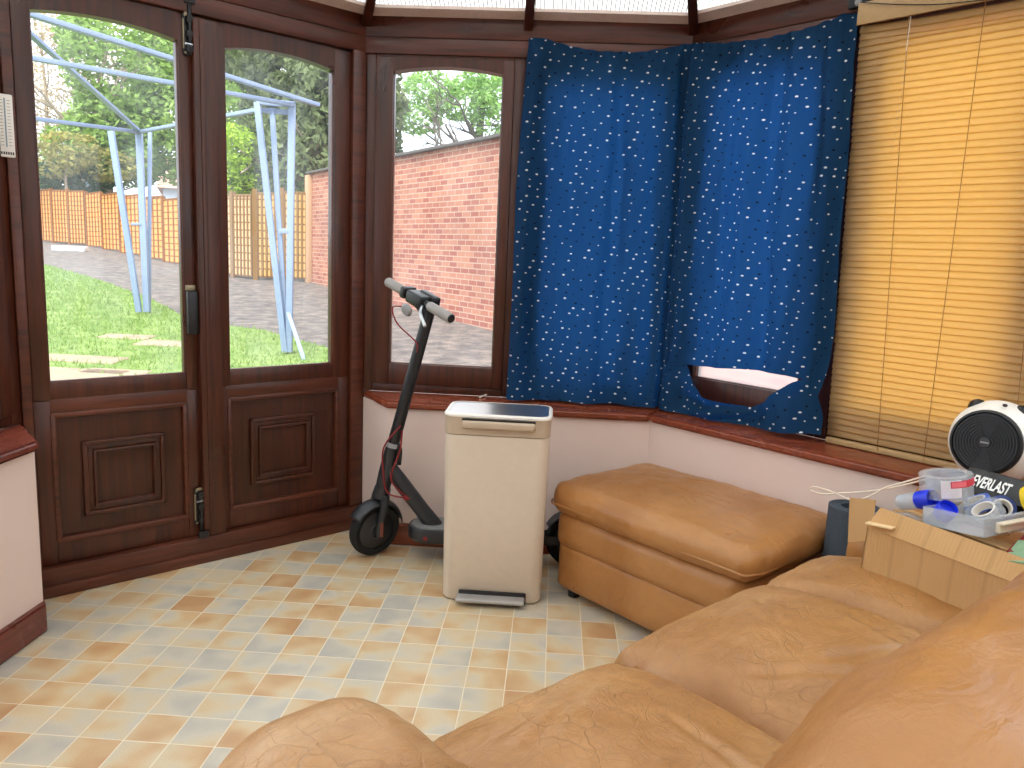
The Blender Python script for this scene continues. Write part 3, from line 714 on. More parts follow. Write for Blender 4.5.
# front mudguard: arc strip
def guard(c, axis, f, a0, a1, R=.126, w=.030):
    b1 = B(); axis = Vector(axis).normalized(); upv = Vector((0, 0, 1)); upv = (upv-axis*upv.dot(axis)).normalized(); f = axis.cross(upv)*(1 if axis.cross(upv).dot(f) > 0 else -1)
    R_ = []
    for i in range(25):
        a = radians(lerp(a0, a1, i/24)); d = f*cos(a)+upv*sin(a)
        R_.append([b1.bm.verts.new(c + d*(R-.010*abs(j)**2*4 if True else R) + axis*w*j*2) for j in (-.62, -.5, -.25, 0, .25, .5, .62)])
    for p_, q_ in zip(R_, R_[1:]):
        for j in range(6): b1.bm.faces.new((p_[j], p_[j+1], q_[j+1], q_[j]))
    o = put(b1, 'mudguard', SCG); md = o.modifiers.new('s', 'SOLIDIFY'); md.thickness = .004; return o
frd = Vector((-.84, -.54, 0)); guard(hub + Vector((0, 0, .004)), axh, frd, 30, 172, .122)
guard(rearc, (0, -1, 0), Vector((1, 0, 0)), 25, 150, .124)
# head tube, stem
b1 = B(); b1.tube([st0 + sd_*.012, st0.lerp(st1, .5), st1, st1 + sd_*.035], [.029, .030, .027, .025], 20); put(b1, 'head_tube', SCG)
b1 = B(); b1.tube([st1 + sd_*.03, st1.lerp(st2, .5), st2], [.0235, .0225, .022], 20); put(b1, 'stem', BLK)
b1 = B(); b1.tube([st1 + sd_*.028, st1+sd_*.045], .0285, 20); put(b1, 'folding_collar', GREY)
b1 = B(); b1.tube(bez([st1 + Vector((.02, -.01, .05)), st1+Vector((.038, -.015, .02)), st1+Vector((.035, -.012, -.04))], 6), .009, 10)
b1.lathe([(0, 0), (.013, 0), (.014, .014), (0, .016)], axis_m(st1+Vector((.030, -.01, .012)), (.4, -1, 0)), 16); put(b1, 'folding_latch', BLK)
# down tube
n0, n1 = Vector((-.603, 2.922, .355)), Vector((-.425, 2.930, .128))
b1 = B(); b1.tube([n0 + Vector((-.012, 0, .02)), n0.lerp(n1, .25), n0.lerp(n1, .7), n1], [.026, .031, .030, .034], 18); put(b1, 'down_tube', SCG)
# deck
dk = [(x, y) for x, y in rrect(.265, .078, .070, 12)]
b1 = B(); loft(b1, [([(x*.95, y*.86) for x, y in dk], .085), (dk, .100), (dk, .137), ([(x*.985, y*.96) for x, y in dk], .143)])
for v in b1.bm.verts: v.co += Vector((-.265, 2.932, 0))
put(b1, 'deck', SCG)
b1 = B(); loft(b1, [([(x*.95, y*.88) for x, y in dk], .143), ([(x*.945, y*.86) for x, y in dk], .147)])
for v in b1.bm.verts: v.co += Vector((-.265, 2.932, 0))
put(b1, 'foot_mat', plain('ribbed_grey_mat', (126, 126, 124), .8))
b1 = B(); b1.box(-.02, .115, 2.893, 2.903, .095, .13, .004); b1.box(-.02, .115, 2.967, 2.977, .095, .13, .004); put(b1, 'rear_bracket', SCG)
b1 = B(); b1.lathe([(0, 0), (.009, 0), (.009, .004), (0, .005)], axis_m((-.452, 2.858, .108), (0, -1, 0)), 14); put(b1, 'side_reflector', RED)
b1 = B(); b1.tube(bez([(-.30, 2.87, .09), (-.28, 2.84, .05), (-.27, 2.815, .008)], 5), .007, 10); put(b1, 'kickstand', SCG)
# handlebar
bc = barL.lerp(barR, .5); L_ = (barR-barL)
b1 = B(); b1.tube([barL + L_*.05, barL+L_*.95], .014, 14); hbar = put(b1, 'handlebar', BLK)
for a, c in ((0, .29), (.68, 1.0)):
    b1 = B(); b1.tube([barL+L_*a, barL+L_*(a+.01), barL+L_*(c-.01), barL+L_*c], [.0165, .0185, .0185, .0165], 18); g = put(b1, 'grip', SCL, hbar)
b1 = B(); b1.tube([barL+L_*1.0, barL+L_*1.008], [.016, .014], 18); put(b1, 'grip_end_cap', BLK, hbar)
b1 = B(); Mh = axis_m(bc, L_, Vector((0, 0, 1)))
b1.box(-.024, .024, -.036, .026, -.050, .050, .010, 3, mat=Mh); b1.box(-.010, .030, -.05, -.02, -.03, .075, .008, 3, mat=Mh)
b1.tube([barL+L_*.30, barL+L_*.36], .021, 14); b1.box(-.018, .026, -.030, .030, -.085, -.055, .008, 3, mat=Mh)
b1.tube([st2 - sd_*.02, bc], .026, 16); put(b1, 'handlebar_head', BLK)
b1 = B(); b1.lathe([(0, 0), (.022, .0), (.026, .006), (.018, .016), (0, .020)], axis_m(bc + Vector((-.03, -.04, -.035)), (-.5, -.7, -.3)), 18); put(b1, 'headlight', GREY)
b1 = B(); b1.tube(bez([barL+L_*.60 + Vector((-.005, -.02, -.01)), barL+L_*.66+Vector((-.02, -.05, -.025)), barL+L_*.74 + Vector((-.02, -.062, -.06))], 6), [.006]*13, 8); put(b1, 'brake_lever', INOX, hbar)
b1 = B(); b1.tube(bez([bc+Vector((-.03, -.03, -.03)), bc+Vector((-.085, -.04, -.03)), bc+Vector((-.07, -.03, -.09)), st2-sd_*.13+Vector((-.015, -.022, 0)), st2-sd_*.17+Vector((-.003, -.02, 0))], 8), .0028, 6); put(b1, 'brake_cable', RED)
b1 = B(); b1.tube(bez([st1+sd_*.12+Vector((.012, -.022, 0)), st1+sd_*.03+Vector((-.028, -.03, 0)), st1+Vector((-.02, -.034, -.07)), st1+Vector((.0, -.034, -.15)), n0.lerp(n1, .45)+Vector((0, -.034, .0))], 8), .0035, 6)
b1.tube(bez([st1+sd_*.10+Vector((.022, -.015, 0)), st1+sd_*.02+Vector((.035, -.022, 0)), st1+Vector((.012, -.034, -.07)), n0.lerp(n1, .2)+Vector((-.02, -.036, 0)), n0.lerp(n1, .42)+Vector((-.01, -.036, 0))], 8), .0035, 6)
b1.lathe([(0, 0), (.009, .0), (.010, .02), (0, .022)], axis_m(n0.lerp(n1, .46)+Vector((-.01, -.03, -.006)), n0-n1), 10); put(b1, 'frame_cable', RED)

# ================================================================ SOFA + OTTOMAN
def pillow(sx, sy, sz, r, crown, n=64, seed=0, wr=.004, creases=(), nz=None, sagf=None, kz=1.0):
    """rounded cushion, centred in x/y, base at z=0"""
    bm = bmesh.new(); hx, hy, hz = sx/2, sy/2, sz/2
    nx = max(10, int(n*sx/max(sx, sy))); ny = max(10, int(n*sy/max(sx, sy))); nzz = nz or max(8, int(n*sz/max(sx, sy))+6)
    idx = {}
    def key(i, j, k): return (i, j, k)
    def vert(i, j, k):
        kk = (i, j, k)
        if kk in idx: return idx[kk]
        # concentrate samples near edges
        def m(a, n_): t_ = a/n_*2-1; return sin(t_*pi/2)*.35 + t_*.65
        p = Vector((m(i, nx)*hx, m(j, ny)*hy, m(k, nzz)*hz*kz)); hq = hz*kz
        rr = min(r, hq*.98); inn = Vector((max(-hx+rr, min(hx-rr, p.x)), max(-hy+rr, min(hy-rr, p.y)), max(-hq+rr, min(hq-rr, p.z))))
        d = p-inn
        if d.length > 1e-7: p = inn + d.normalized()*rr
        p.z /= kz
        fx, fy = 1-min(1, abs(p.x/hx))**2.2, 1-min(1, abs(p.y/hy))**2.2
        top = max(0, p.z/hz)
        z = p.z + crown*fx*fy*top
        bul = (1-abs(p.z/hz)**2)*.012; p.x += bul*(p.x/hx)*fy; p.y += bul*(p.y/hy)*fx
        q = Vector((p.x*5+seed*7.3, p.y*5, z*5))
        dz = wr*(noise.noise(q)*1.6 + noise.noise(q*2.3)*.8 - abs(noise.noise(q*3.7))*.8)
        for (x0, y0, x1, y1, w, dp) in creases:
            a = Vector((x0, y0)); c = Vector((x1, y1)); ab = c-a; s = (Vector((p.x, p.y))-a).dot(ab)/ab.length_squared
            sc_ = max(0, min(1, s)); pt = a+ab*sc_; off = Vector((p.x, p.y))-pt; dd = off.length
            fade = sin(pi*sc_)**.5 if 0 < sc_ < 1 else 0
            dz += top*fade*(-dp*math.exp(-(dd/w)**2) + dp*.8*math.exp(-((dd-2*w)/(1.3*w))**2))
        p.z = z+hz
        nrm = Vector((p.x/hx**1, p.y/hy, 0)); p.z += dz*top
        if d.length > 1e-7: p += Vector((d.x, d.y, 0))*(dz*1.2/rr)
        if sagf: p = sagf(p)
        idx[kk] = bm.verts.new(p); return idx[kk]
    for i in range(nx):
        for j in range(ny):
            for k in (0, nzz): bm.faces.new([vert(i, j, k), vert(i+1, j, k), vert(i+1, j+1, k), vert(i, j+1, k)])
    for i in range(nx):
        for k in range(nzz):
            for j in (0, ny): bm.faces.new([vert(i, j, k), vert(i+1, j, k), vert(i+1, j, k+1), vert(i, j, k+1)])
    for j in range(ny):
        for k in range(nzz):
            for i in (0, nx): bm.faces.new([vert(i, j, k), vert(i, j+1, k), vert(i, j+1, k+1), vert(i, j, k+1)])
    bmesh.ops.recalc_face_normals(bm, faces=bm.faces)
    return bm
def bbm(bm): x = B(); x.bm.free(); x.bm = bm; return x
def mput(bm, name, mat, par, M):
    o = bbm(bm).build(name, mat, par, M=M, ang=80); return o
sofa = thing('sofa', 'tan leather three seater sofa with creased seat cushions in the foreground', 'sofa', MS @ Matrix.Translation((1.3, .5, 0)))
TM = lambda u, y, z: MS @ Matrix.Translation((u, y, z))
# base (y = -v : front at y=.97, back at y=0)
b1 = bbm(pillow(2.02, .80, .24, .03, 0, 30)); b1.build('sofa_base', M_LEB, sofa, M=TM(1.34, .50, .05), ang=80)
seatd = .62
spec = [(.60, 1.125, .968, .0, [(.06, -.28, .10, .05, .012, .005), (-.15, .1, .1, .2, .012, .003), (-.2, -.1, .0, -.02, .010, .003)]),
        (1.125, 1.70, .992, .010, [(.17, -.27, .21, .04, .014, .007), (-.12, -.05, .12, -.16, .010, .003), (-.22, .02, -.02, -.20, .010, .003), (-.05, .05, .1, .2, .010, .002), (.08,-.2,.13,.0,.012,.004)]),
        (1.70, 2.03, 1.0, -.006, [])]
for i, (u0, u1, fr, dz, cr) in enumerate(spec):
    w = u1-u0+.008
    def sg(p, w=w):   # front edge rolls down, slight round in plan
        f = max(0, (p.y-.08)/(.31-.08)); p.z -= .030*f*f*(p.z/.2); 
        ex = abs(p.x)/(w/2); p.y -= .012*ex**4*max(0, p.y/.31)
        return p
    bm = pillow(w, seatd, .20, .048, .050 + dz, 130, seed=i+1, wr=.0045, creases=cr, sagf=sg, kz=.55, nz=26)
    o = mput(bm, 'seat_cushion', M_LEA, sofa, TM((u0+u1)/2, fr-seatd/2, .245))
# near arm and far arm
def armsag(p): 
    f = max(0, (p.y-.25)/.25); p.z -= .025*f*f; return p
mput(pillow(.31, .975, .555, .125, .006, 70, 9, .005, sagf=armsag), 'armrest', M_LEA, sofa, TM(.432, .49, .05))
mput(pillow(.35, .95, .48, .07, .015, 50, 10, .004, sagf=armsag), 'armrest', M_LEB, sofa, TM(2.202, .475, .05))
# back: long padded roll leaning over the seats
def bsag(p):
    p.y += .05*(.6-p.z)*1.0; f = max(0, (p.y-.05)/.15); p.z -= .05*f*f; p.z += .006*sin(p.x*9); return p
mput(pillow(2.02, .38, .75, .15, .03, 120, 11, .009, sagf=bsag), 'back_cushion', M_LEB, sofa, TM(1.34, .195, .06))
for u in (.40, 2.28):
    for y in (.15, .86): b1 = B(); b1.tube([(u, y, 0), (u, y, .06)], .025, 14); b1.build('foot', BLK, sofa, M=MS)

# ottoman, along wall B
MO = facet(cB + dB*.020 + nB*.534, dB)
ot = thing('ottoman', 'tan leather footstool with padded top against the right dwarf wall', 'footstool', MO)
OLn, OW = .77, .500
mput(pillow(OLn-.02, OW-.01, .185, .03, .0, 50, 21, .003), 'ottoman_base', M_LEB, ot, MO @ Matrix.Translation((OLn/2+.01, OW/2+.005, .028)))
mput(pillow(OLn, OW, .15, .05, .0, 60, 22, .003), 'ottoman_body', M_LEB, ot, MO @ Matrix.Translation((OLn/2, OW/2, .175)))
cr = [(-.12, .04, .02, -.02, .008, .004), (-.05, -.02, .12, .0, .007, .004), (-.1, .1, .0, .15, .007, .004), (.0, -.06, .1, -.12, .006, .003)]
topc = mput(pillow(OLn+.045, OW+.03, .115, .050, .028, 80, 23, .004, creases=cr), 'top_cushion', M_LEB, ot, MO @ Matrix.Translation((OLn/2+.012, OW/2-.004, .305)))
b1 = B(); pp = rrect((OLn+.052)/2, (OW+.036)/2, .05, 8); pp = pp + [pp[0]]
b1.tube([(x+OLn/2+.012, y+OW/2-.004, .345+.002*sin(k)) for k, (x, y) in enumerate(pp)], .0035, 6, cap=False); b1.build('piping', M_LEB, topc, M=MO)
for x in (.07, OLn-.07):
    for y in (.06, OW-.06): b1 = B(); b1.tube([(x, y, 0), (x, y, .05)], [.022, .026], 12); b1.build('foot', BLK, ot, M=MO)

# rolled mat
mp = atz(848, 508, .555); mp = uv(2.262, -1.022, 0)
t = thing('rolled_mat', 'dark slate rolled exercise mat standing between footstool and sofa arm', 'exercise mat', Matrix.Translation(mp))
b1 = B(); N = 110; th_ = .0045
ins, outs = [], []
for i in range(N+1):
    a = i/N*2*pi*3.2; r = .030 + .0085*a/(2*pi)*1.25
    for lst, rr in ((ins, r-th_), (outs, r+th_)):
        for z in (.0, .575): pass
    ins.append((a, r-th_)); outs.append((a, r+th_))
rows_ = [[b1.bm.verts.new((rr*cos(a)*1.15, rr*sin(a)*1.15, z)) for (a, rr) in lst] for z in (0, .50) for lst in (ins, outs)]
for p_, q_ in ((0, 2), (3, 1), (1, 0), (2, 3)):
    for i in range(N): b1.bm.faces.new((rows_[p_][i], rows_[p_][i+1], rows_[q_][i+1], rows_[q_][i]))
for i in (0, N): b1.bm.faces.new((rows_[0][i], rows_[1][i], rows_[3][i], rows_[2][i]))
o = b1.build('mat_roll', MAT, t, M=Matrix.Translation(mp), ang=50)

# ================================================================ BOX AND ITS CONTENTS
BX0, BX1, BY0, BY1, BZ0 = 1.845, 2.16, .36, .80, .455    # u range, y(-v) range
Mbx = TM(BX0, BY1, BZ0) @ Matrix.Rotation(radians(-6), 4, 'Z') @ Matrix.Rotation(radians(-2), 4, 'Y') @ Matrix.Rotation(radians(3.0), 4, 'X')
# box local: x 0..D (u), y 0..-Ln (towards sofa back), z up
Dp, Ln, Hh, tk = .20, .47, .135, .004
t = thing('cardboard_box', 'open brown cardboard box full of tape and tubs on sofa seat', 'box', Mbx)
b1 = B()
b1.box(0, Dp, -Ln, 0, 0, tk); b1.box(0, tk, -Ln, 0, 0, Hh); b1.box(Dp-tk, Dp, -Ln, 0, 0, Hh); b1.box(0, Dp, -tk, 0, 0, Hh); b1.box(0, Dp, -Ln, -Ln+tk, 0, Hh)
M_CARDY = m_card('corrugated_cardboard_side', (190, 148, 98), (204, 164, 114))
for n_ in M_CARDY.node_tree.nodes:
    if n_.type == 'TEX_WAVE': n_.bands_direction = 'Y'
b1.build('box_walls', M_CARDY, t, M=Mbx, smooth=False)
def flap(name, M, w, l, mat=M_CARDY, notch=True):
    bb = B(); pts = [(0, 0, 0), (w, 0, 0), (w-.012, l, 0), (.012, l, 0)]
    bb.poly(pts, (0, 0, .0035), mat=M); return bb.build(name, mat, t, M=Mbx, smooth=False)
flap('flap', axis_m((0, 0, Hh), (-.86, 0, .5), (0, -1, 0)) @ Matrix(), Ln, .055)
fb = B(); FQ = [atpl(x, y, UV1*u, UV1) for x, y, u in ((851, 498, 1.99), (876, 500, 1.86), (871, 541, 1.86), (849, 543, 1.99))]; fb.poly(FQ, UV2*-.0035); fb.build('flap', M_CARD, t, M=Matrix(), smooth=False)
flap('flap', axis_m((Dp, 0, Hh), (.25, 0, 1), (0, -1, 0)), Ln, -.12)
b1 = B(); b1.box(-.012, .034, -.085, -.020, Hh+.008, Hh+.012, .001); b1.build('folded_corner', plain('pale_card', (226, 194, 146), .8), t, M=Mbx @ Matrix.Rotation(radians(-8), 4, 'X'))

def at_u(x, y, u): return atpl(x, y, UV1*u, UV1)
def ring_tape(name, label, cat, c, axis, r1, r0, w, m1, m2, parts=()):
    t = thing(name, label, cat, Matrix.Translation(c)); M = axis_m(c, axis)
    b1 = B(); b1.lathe([(r0+.004, -w), (r1, -w), (r1, w), (r0+.004, w)], M, 40, close=True); b1.build('tape_winding', m1, t, M=Matrix())
    b1 = B(); b1.lathe([(r0, -w), (r0+.004, -w), (r0+.004, w), (r0, w)], M, 40, close=True); b1.build('tape_core', m2, t, M=Matrix())
    return t, M
# large roll of clear tape with red label
c = at_u(946, 484, 1.97); t, M = ring_tape('tape_roll', 'large clear packing tape roll with red label on top of box', 'tape roll', c, (-.15, .05, 1), .057, .040, .026, M_CLEAR, M_CLEAR)
b1 = B(); b1.lathe([(.0575, .004), (.0585, .004), (.0585, .020), (.0575, .020)], M, 16, close=False, arc=.22, phase=radians(-150)); b1.build('red_label', REDB, t, M=Matrix())
b1 = B(); b1.lathe([(.0587, .006), (.0592, .006), (.0592, .018), (.0587, .018)], M, 10, close=False, arc=.09, phase=radians(-148)); b1.build('pink_label_end', PINK, t, M=Matrix())
b1 = B(); b1.lathe([(.0575, -.020), (.0582, -.020), (.0582, .022), (.0575, .022)], M, 16, close=False, arc=.12, phase=radians(190)); b1.build('printed_label', plain('white_label', (230, 226, 230), .5), t, M=Matrix())
c = at_u(945, 512, 2.0); ring_tape('tape_roll', 'clear tape roll with cardboard core under the red labelled roll', 'tape roll', c+Vector((.01, 0, -.01)), (-.5, .3, .8), .056, .040, .020, M_CLEAR, TAPEC)
c = at_u(985, 512, 1.98); ring_tape('tape_roll', 'blue and white tape reel lying right of the clear tape', 'tape roll', c, (-.6, -.1, .75), .040, .022, .010, M_CLEAR, WHT)
c = at_u(975, 505, 2.04); ring_tape('tape_roll', 'blue masking tape reel under the white reel in the box', 'tape roll', c, (-.5, .2, .8), .038, .026, .012, BLUT, WHT)
c = at_u(1001, 509, 2.06); ring_tape('tape_roll', 'small dark blue tape roll beside the black carton', 'tape roll', c, (-.3, -.8, .5), .030, .018, .014, plain('navy_tape', (40, 62, 128), .5), WHT)
# clear tubs with blue caps
def tub(label, c, axis, r, h, capf):
    t = thing('plastic_tub', label, 'tub', Matrix.Translation(c)); M = axis_m(c, axis)
    b1 = B(); b1.lathe([(0, -h), (r*.9, -h), (r, -h*.4), (r, .0), (r*.97, 0), (r*.9, -h*.9), (0, -h*.92)], M, 28); b1.build('tub_body', M_CLEAR, t, M=Matrix())
    b1 = B(); b1.lathe([(r*1.04, -.004), (r*1.07, .004), (r*1.07, capf), (r*.98, capf+.003), (r*.92, capf), (r*.92, 0)], M, 28, close=True); b1.lathe([(0, capf*.5), (r*.95, capf*.5), (r*.95, capf*.5+.002), (0, capf*.5+.002)], M, 28); b1.build('blue_cap', BLU, t, M=Matrix())
tub('clear plastic tub with blue cap tipped left in the cardboard box', at_u(921, 500, 1.93), (.35, -.75, .35), .021, .06, .032)
tub('clear plastic tub with blue cap nearest the front of the box', at_u(943, 514, 1.90), (.1, -.5, .65), .021, .06, .024)
# crumpled clear bag
b1 = B(); bm_ = b1.bm; bmesh.ops.create_icosphere(bm_, subdivisions=4, radius=.05)
for v in bm_.verts: q = v.co*30; v.co = Vector((v.co.x*.9, v.co.y*1.5, v.co.z*.75)) * (1+.28*noise.noise(q)+.12*abs(noise.noise(q*2.5)))
tag(b1.build('plastic_bag', M_CLEAR, M=MS @ Matrix.Translation((1.925, .74, .585)), ang=10), 'crumpled clear plastic bag at the left end of the box', 'bag')
# clear drawer with beige handle
ctr = at_u(980, 513, 1.97)
Mt = axis_m(ctr, (-.02, .10, 1), az(34) + Vector((0, 0, .03)))
t = thing('plastic_tray', 'clear plastic tray with beige handle lying across the box', 'tray', Mt)
b1 = B(); W_, D_ = .17, .07; 
b1.box(-.11, W_, -D_, D_, -.030, -.027, .001); b1.box(-.11, W_, -D_, -D_+.003, -.03, .012, .001); b1.box(-.11, W_, D_-.003, D_, -.03, .012, .001); b1.box(-.11, -.107, -D_, D_, -.03, .012, .001); b1.box(W_-.003, W_, -D_, D_, -.03, .012, .001)
b1.box(-.115, W_+.004, -D_-.008, -D_+.002, .010, .014, .001)
b1.build('tray_shell', M_CLEAR, t, M=Mt)
b1 = B(); b1.box(-.07, .08, -D_-.012, -D_-.001, -.022, .002, .003); b1.box(-.07, .08, -D_-.020, -D_-.010, -.004, .002, .002); b1.build('tray_handle', CREAM, t, M=Mt)
# board-game-like red box edge and green card
Mr = axis_m(at_u(1040, 552, 1.90), (-.2, 0, 1), UV2)
b1 = B(); b1.box(-.05, .14, -.04, .12, -.008, .008, .001); tag(b1.build('book', plain('dark_red_cover', (132, 26, 34), .5), M=Mr), 'dark red book under the plastic tray by the sofa back', 'book')
b1 = B(); b1.box(-.035, .08, -.055, .04, -.004, .004, .0015); tag(b1.build('sponge', plain('pale_green_foam', (132, 164, 128), .8), M=axis_m(at_u(1030, 551, 1.875), (-.4, 0, 1), UV2)), 'pale green foam pad at the right edge of the box', 'pad')
# Everlast carton
Pc0, Pc1 = at_u(969, 475, 2.14), at_u(1018, 491, 2.14)
dx = (Pc1-Pc0).normalized(); upz = Vector((-.50, -.48, .72)); Me = axis_m(Pc0, upz, dx); Lc = (Pc1-Pc0).length+.03
t = thing('carton', 'black glossy carton with white lettering below the panda heater', 'box', Me)
b1 = B(); b1.box(-.01, Lc+.02, -.045, .028, -.07, .0, .002); b1.build('carton_body', plain('gloss_black_card', (26, 24, 24), .25), t, M=Me)
fc = bpy.data.curves.new('lettering', 'FONT'); fc.body = 'EVERLAST'; fc.size = .040; fc.extrude = .0004; fc.offset = .0009; fc.align_x = 'LEFT'
fo = bpy.data.objects.new('tmp_text', fc); C.objects.link(fo); bpy.context.view_layer.update()
dg = bpy.context.evaluated_depsgraph_get(); me = bpy.data.meshes.new_from_object(fo.evaluated_get(dg)); bpy.data.objects.remove(fo)
xs = [v.co.x for v in me.vertices]; sx_ = (Lc*.60)/(max(xs)-min(xs))
for v in me.vertices: v.co = Vector((v.co.x*sx_+.014, v.co.y*1.15-.026, v.co.z+.0012))
me.materials.clear(); me.materials.append(plain('white_ink', (244, 242, 238), .5)); o = bpy.data.objects.new('lettering', me); C.objects.link(o); o.parent = t; o.matrix_world = Me
# yellow can right of it
b1 = B(); c = at_u(1049, 497, 2.06); b1.lathe([(0, -.05), (.028, -.05), (.030, -.046), (.030, .04), (.026, .046), (0, .046)], axis_m(c, UV2*.7 + Vector((0, 0, .3))), 28); tag(b1.build('canister', YEL), 'bright yellow canister at right end of the black carton', 'canister')

# fan heater with a panda look, on the sill
hc = at_u(985, 438, 2.46); hc = MB_ @ Vector((tB(994, 440, .165)[0], -.165, SZ+.134))
hd = Vector((-.66, -.72, .12)).normalized(); MHh = axis_m(hc, hd, Vector((0, 0, 1)))    # local z = facing, x = up
t = thing('fan_heater', 'round white fan heater with black grille and ears on sill', 'heater', MHh)
b1 = B(); prof = []
for k in range(15):
    a = radians(lerp(-90, 53, k/14)); prof.append((max(0, .118*cos(a)), .118*sin(a)*1.0 - .02))
prof[-1] = (.088, prof[-1][1]); prof += [(.080, prof[-1][1]+.002), (.0, prof[-1][1]-.008)]
b1.lathe(prof, MHh, 48); b1.build('shell', WHT, t, M=Matrix())
zf = prof[-3][1]
b1 = B(); b1.lathe([(0, -.004), (.086, -.004), (.090, .002), (.089, .010), (.083, .013), (.080, .008), (.0, .002)], MHh @ Matrix.Translation((0, 0, zf)), 48); gp_ = b1.build('grille_plate', BLK, t, M=Matrix())
b1 = B()
for k in range(9):
    r = .018+.0072*k; b1.lathe([(r-.0012, .010), (r+.0012, .010), (r+.0012, .0135), (r-.0012, .0135)], MHh @ Matrix.Translation((0, 0, zf)), 40, close=True)
for k in range(8): a = radians(22+45*k); b1.tube([MHh @ Vector((.015*cos(a), .015*sin(a), zf+.012)), MHh @ Vector((.082*cos(a), .082*sin(a), zf+.012))], .0012, 6)
b1.lathe([(0, .010), (.015, .010), (.014, .016), (0, .017)], MHh @ Matrix.Translation((0, 0, zf)), 24); b1.build('grille_rings', plain('satin_black', (34, 34, 36), .35), gp_, M=Matrix())
b1 = B(); b1.box(-.002, .002, -.010, .010, 0, .0006, mat=MHh @ Matrix.Translation((0, 0, zf+.0168))); b1.build('badge', GREY, gp_, M=Matrix())
for s in (-1, 1):
    d = Vector((.80, s*.50, .05)).normalized(); b1 = B(); M_ = axis_m(MHh @ (d*.108 + Vector((0, 0, -.01))), (MHh.to_3x3() @ d)); b1.lathe([(0, .022), (.012, .019), (.022, .010), (.025, 0), (.02, -.008)], M_, 24); b1.build('ear', BLK, t, M=Matrix())
for s in (-1, 1):
    d = Vector((.62, -s*.30+.1, -.35)).normalized()
b1 = B(); M_ = axis_m(MHh @ (Vector((.108, -.022, .045))), MHh.to_3x3() @ Vector((.9, -.1, .4))); b1.lathe([(0, .002), (.006, .001), (.006, -.003)], M_, 14); b1.build('knob_dot', BLK, t, M=Matrix())
b1 = B(); fp = Vector((hc.x, hc.y, SZ)); b1.lathe([(0, 0), (.055, 0), (.06, .006), (.05, .02), (0, .02)], Matrix.Translation(fp), 28); b1.build('foot', BLK, t, M=Matrix())

# white cable looping from the sill down into the box
pts = [at_u(x, y, u) for x, y, u in ((925, 476, 2.38), (905, 482, 2.30), (885, 488, 2.28), (868, 497, 2.26), (852, 500, 2.26), (832, 492, 2.26), (815, 487, 2.25), (811, 490, 2.25), (822, 494, 2.25), (845, 493, 2.27), (872, 491, 2.30), (900, 486, 2.34), (930, 478, 2.38))]
b1 = B(); b1.tube(bez(pts, 8), .0028, 8); tag(b1.build('power_cable', plain('ivory_cable', (232, 216, 196), .5)), 'thin ivory cable looping over the left end of the box', 'cable')
# cork-brown folded paper bag behind the box
b1 = B(); b1.poly([(0, 0, 0), (.26, 0, 0), (.27, 0, .09), (.16, 0, .13), (.03, 0, .085)], (0, .05, 0)); P = uv(2.235, -.87, .525)
tag(b1.build('paper_bag', plain('brown_paper', (188, 140, 92), .8, 0, .1, 20, .4), M=Matrix.Translation(P) @ facet(Vector((0, 0, 0)), dB)), 'crumpled brown paper bag on the sofa arm behind the box', 'paper bag')

# ================================================================ OUTSIDE
rnd = random.Random(5)
def gp(x, y, dz=0): return Vector((x, y, gz(y)+dz))
def ngrid(name, x0, x1, y0, y1, n, mat, dz=0):
    bm = bmesh.new(); V = [[bm.verts.new(gp(lerp(x0, x1, i/n), lerp(y0, y1, j/n), dz)) for j in range(n+1)] for i in range(n+1)]
    for i in range(n):
        for j in range(n): bm.faces.new((V[i][j], V[i+1][j], V[i+1][j+1], V[i][j+1]))
    return bbm(bm).build(name, mat)
o = ngrid('ground', -60, 60, -20, 80, 6, M_TAR, -.06); struct(o)
gpoly = [atg(x, y) for x, y in ((20, 257), (42, 263), (100, 279), (150, 297), (190, 318), (228, 324), (262, 328), (300, 338), (336, 348))] + [Vector((-1.6, 4.6, 0)), Vector((-2.4, 3.4, 0)), Vector((-6, 3.0, 0)), Vector((-16, 6, 0))]
for p in gpoly: p.z = gz(p.y)-.055
bm = bmesh.new(); bm.faces.new([bm.verts.new(p) for p in gpoly]); r = bmesh.ops.extrude_face_region(bm, geom=list(bm.faces)); 
for v in r['geom']:
    if isinstance(v, bmesh.types.BMVert): v.co.z += .035
o = bbm(bm).build('lawn_base', M_SOIL); struct(o)
def inside(x, y, P):
    c = False
    for a, d in zip(P, P[1:]+P[:1]):
        if (a.y > y) != (d.y > y) and x < (d.x-a.x)*(y-a.y)/(d.y-a.y)+a.x: c = not c
    return c
slabs = []
for (x0, y0), (x1, y1) in (((50, 352), (112, 362)), ((48, 365), (90, 384)), ((148, 338), (196, 346)), ((92, 366), (140, 374)), ((60, 384), (120, 400)), ((110, 332), (145, 338))):
    A, D = atg(x0, y0), atg(x1, y1); slabs.append((min(A.x, D.x), max(A.x, D.x), min(A.y, D.y), max(A.y, D.y)))
for i, s in enumerate(slabs):
    b1 = B(); cx, cy = (s[0]+s[1])/2, (s[2]+s[3])/2; b1.box(s[0], s[1], s[2], s[3], -.05, .0, .01)
    for v in b1.bm.verts: v.co.z += gz(v.co.y) - .012
    tag(b1.build('paving_slab', M_SLAB), 'worn stepping slab sunk in the grass outside the left door', 'paving slab', 'paving slabs in the lawn')
V_, F_ = [], []
xs = [p.x for p in gpoly]; ys = [p.y for p in gpoly]; cnt = 0
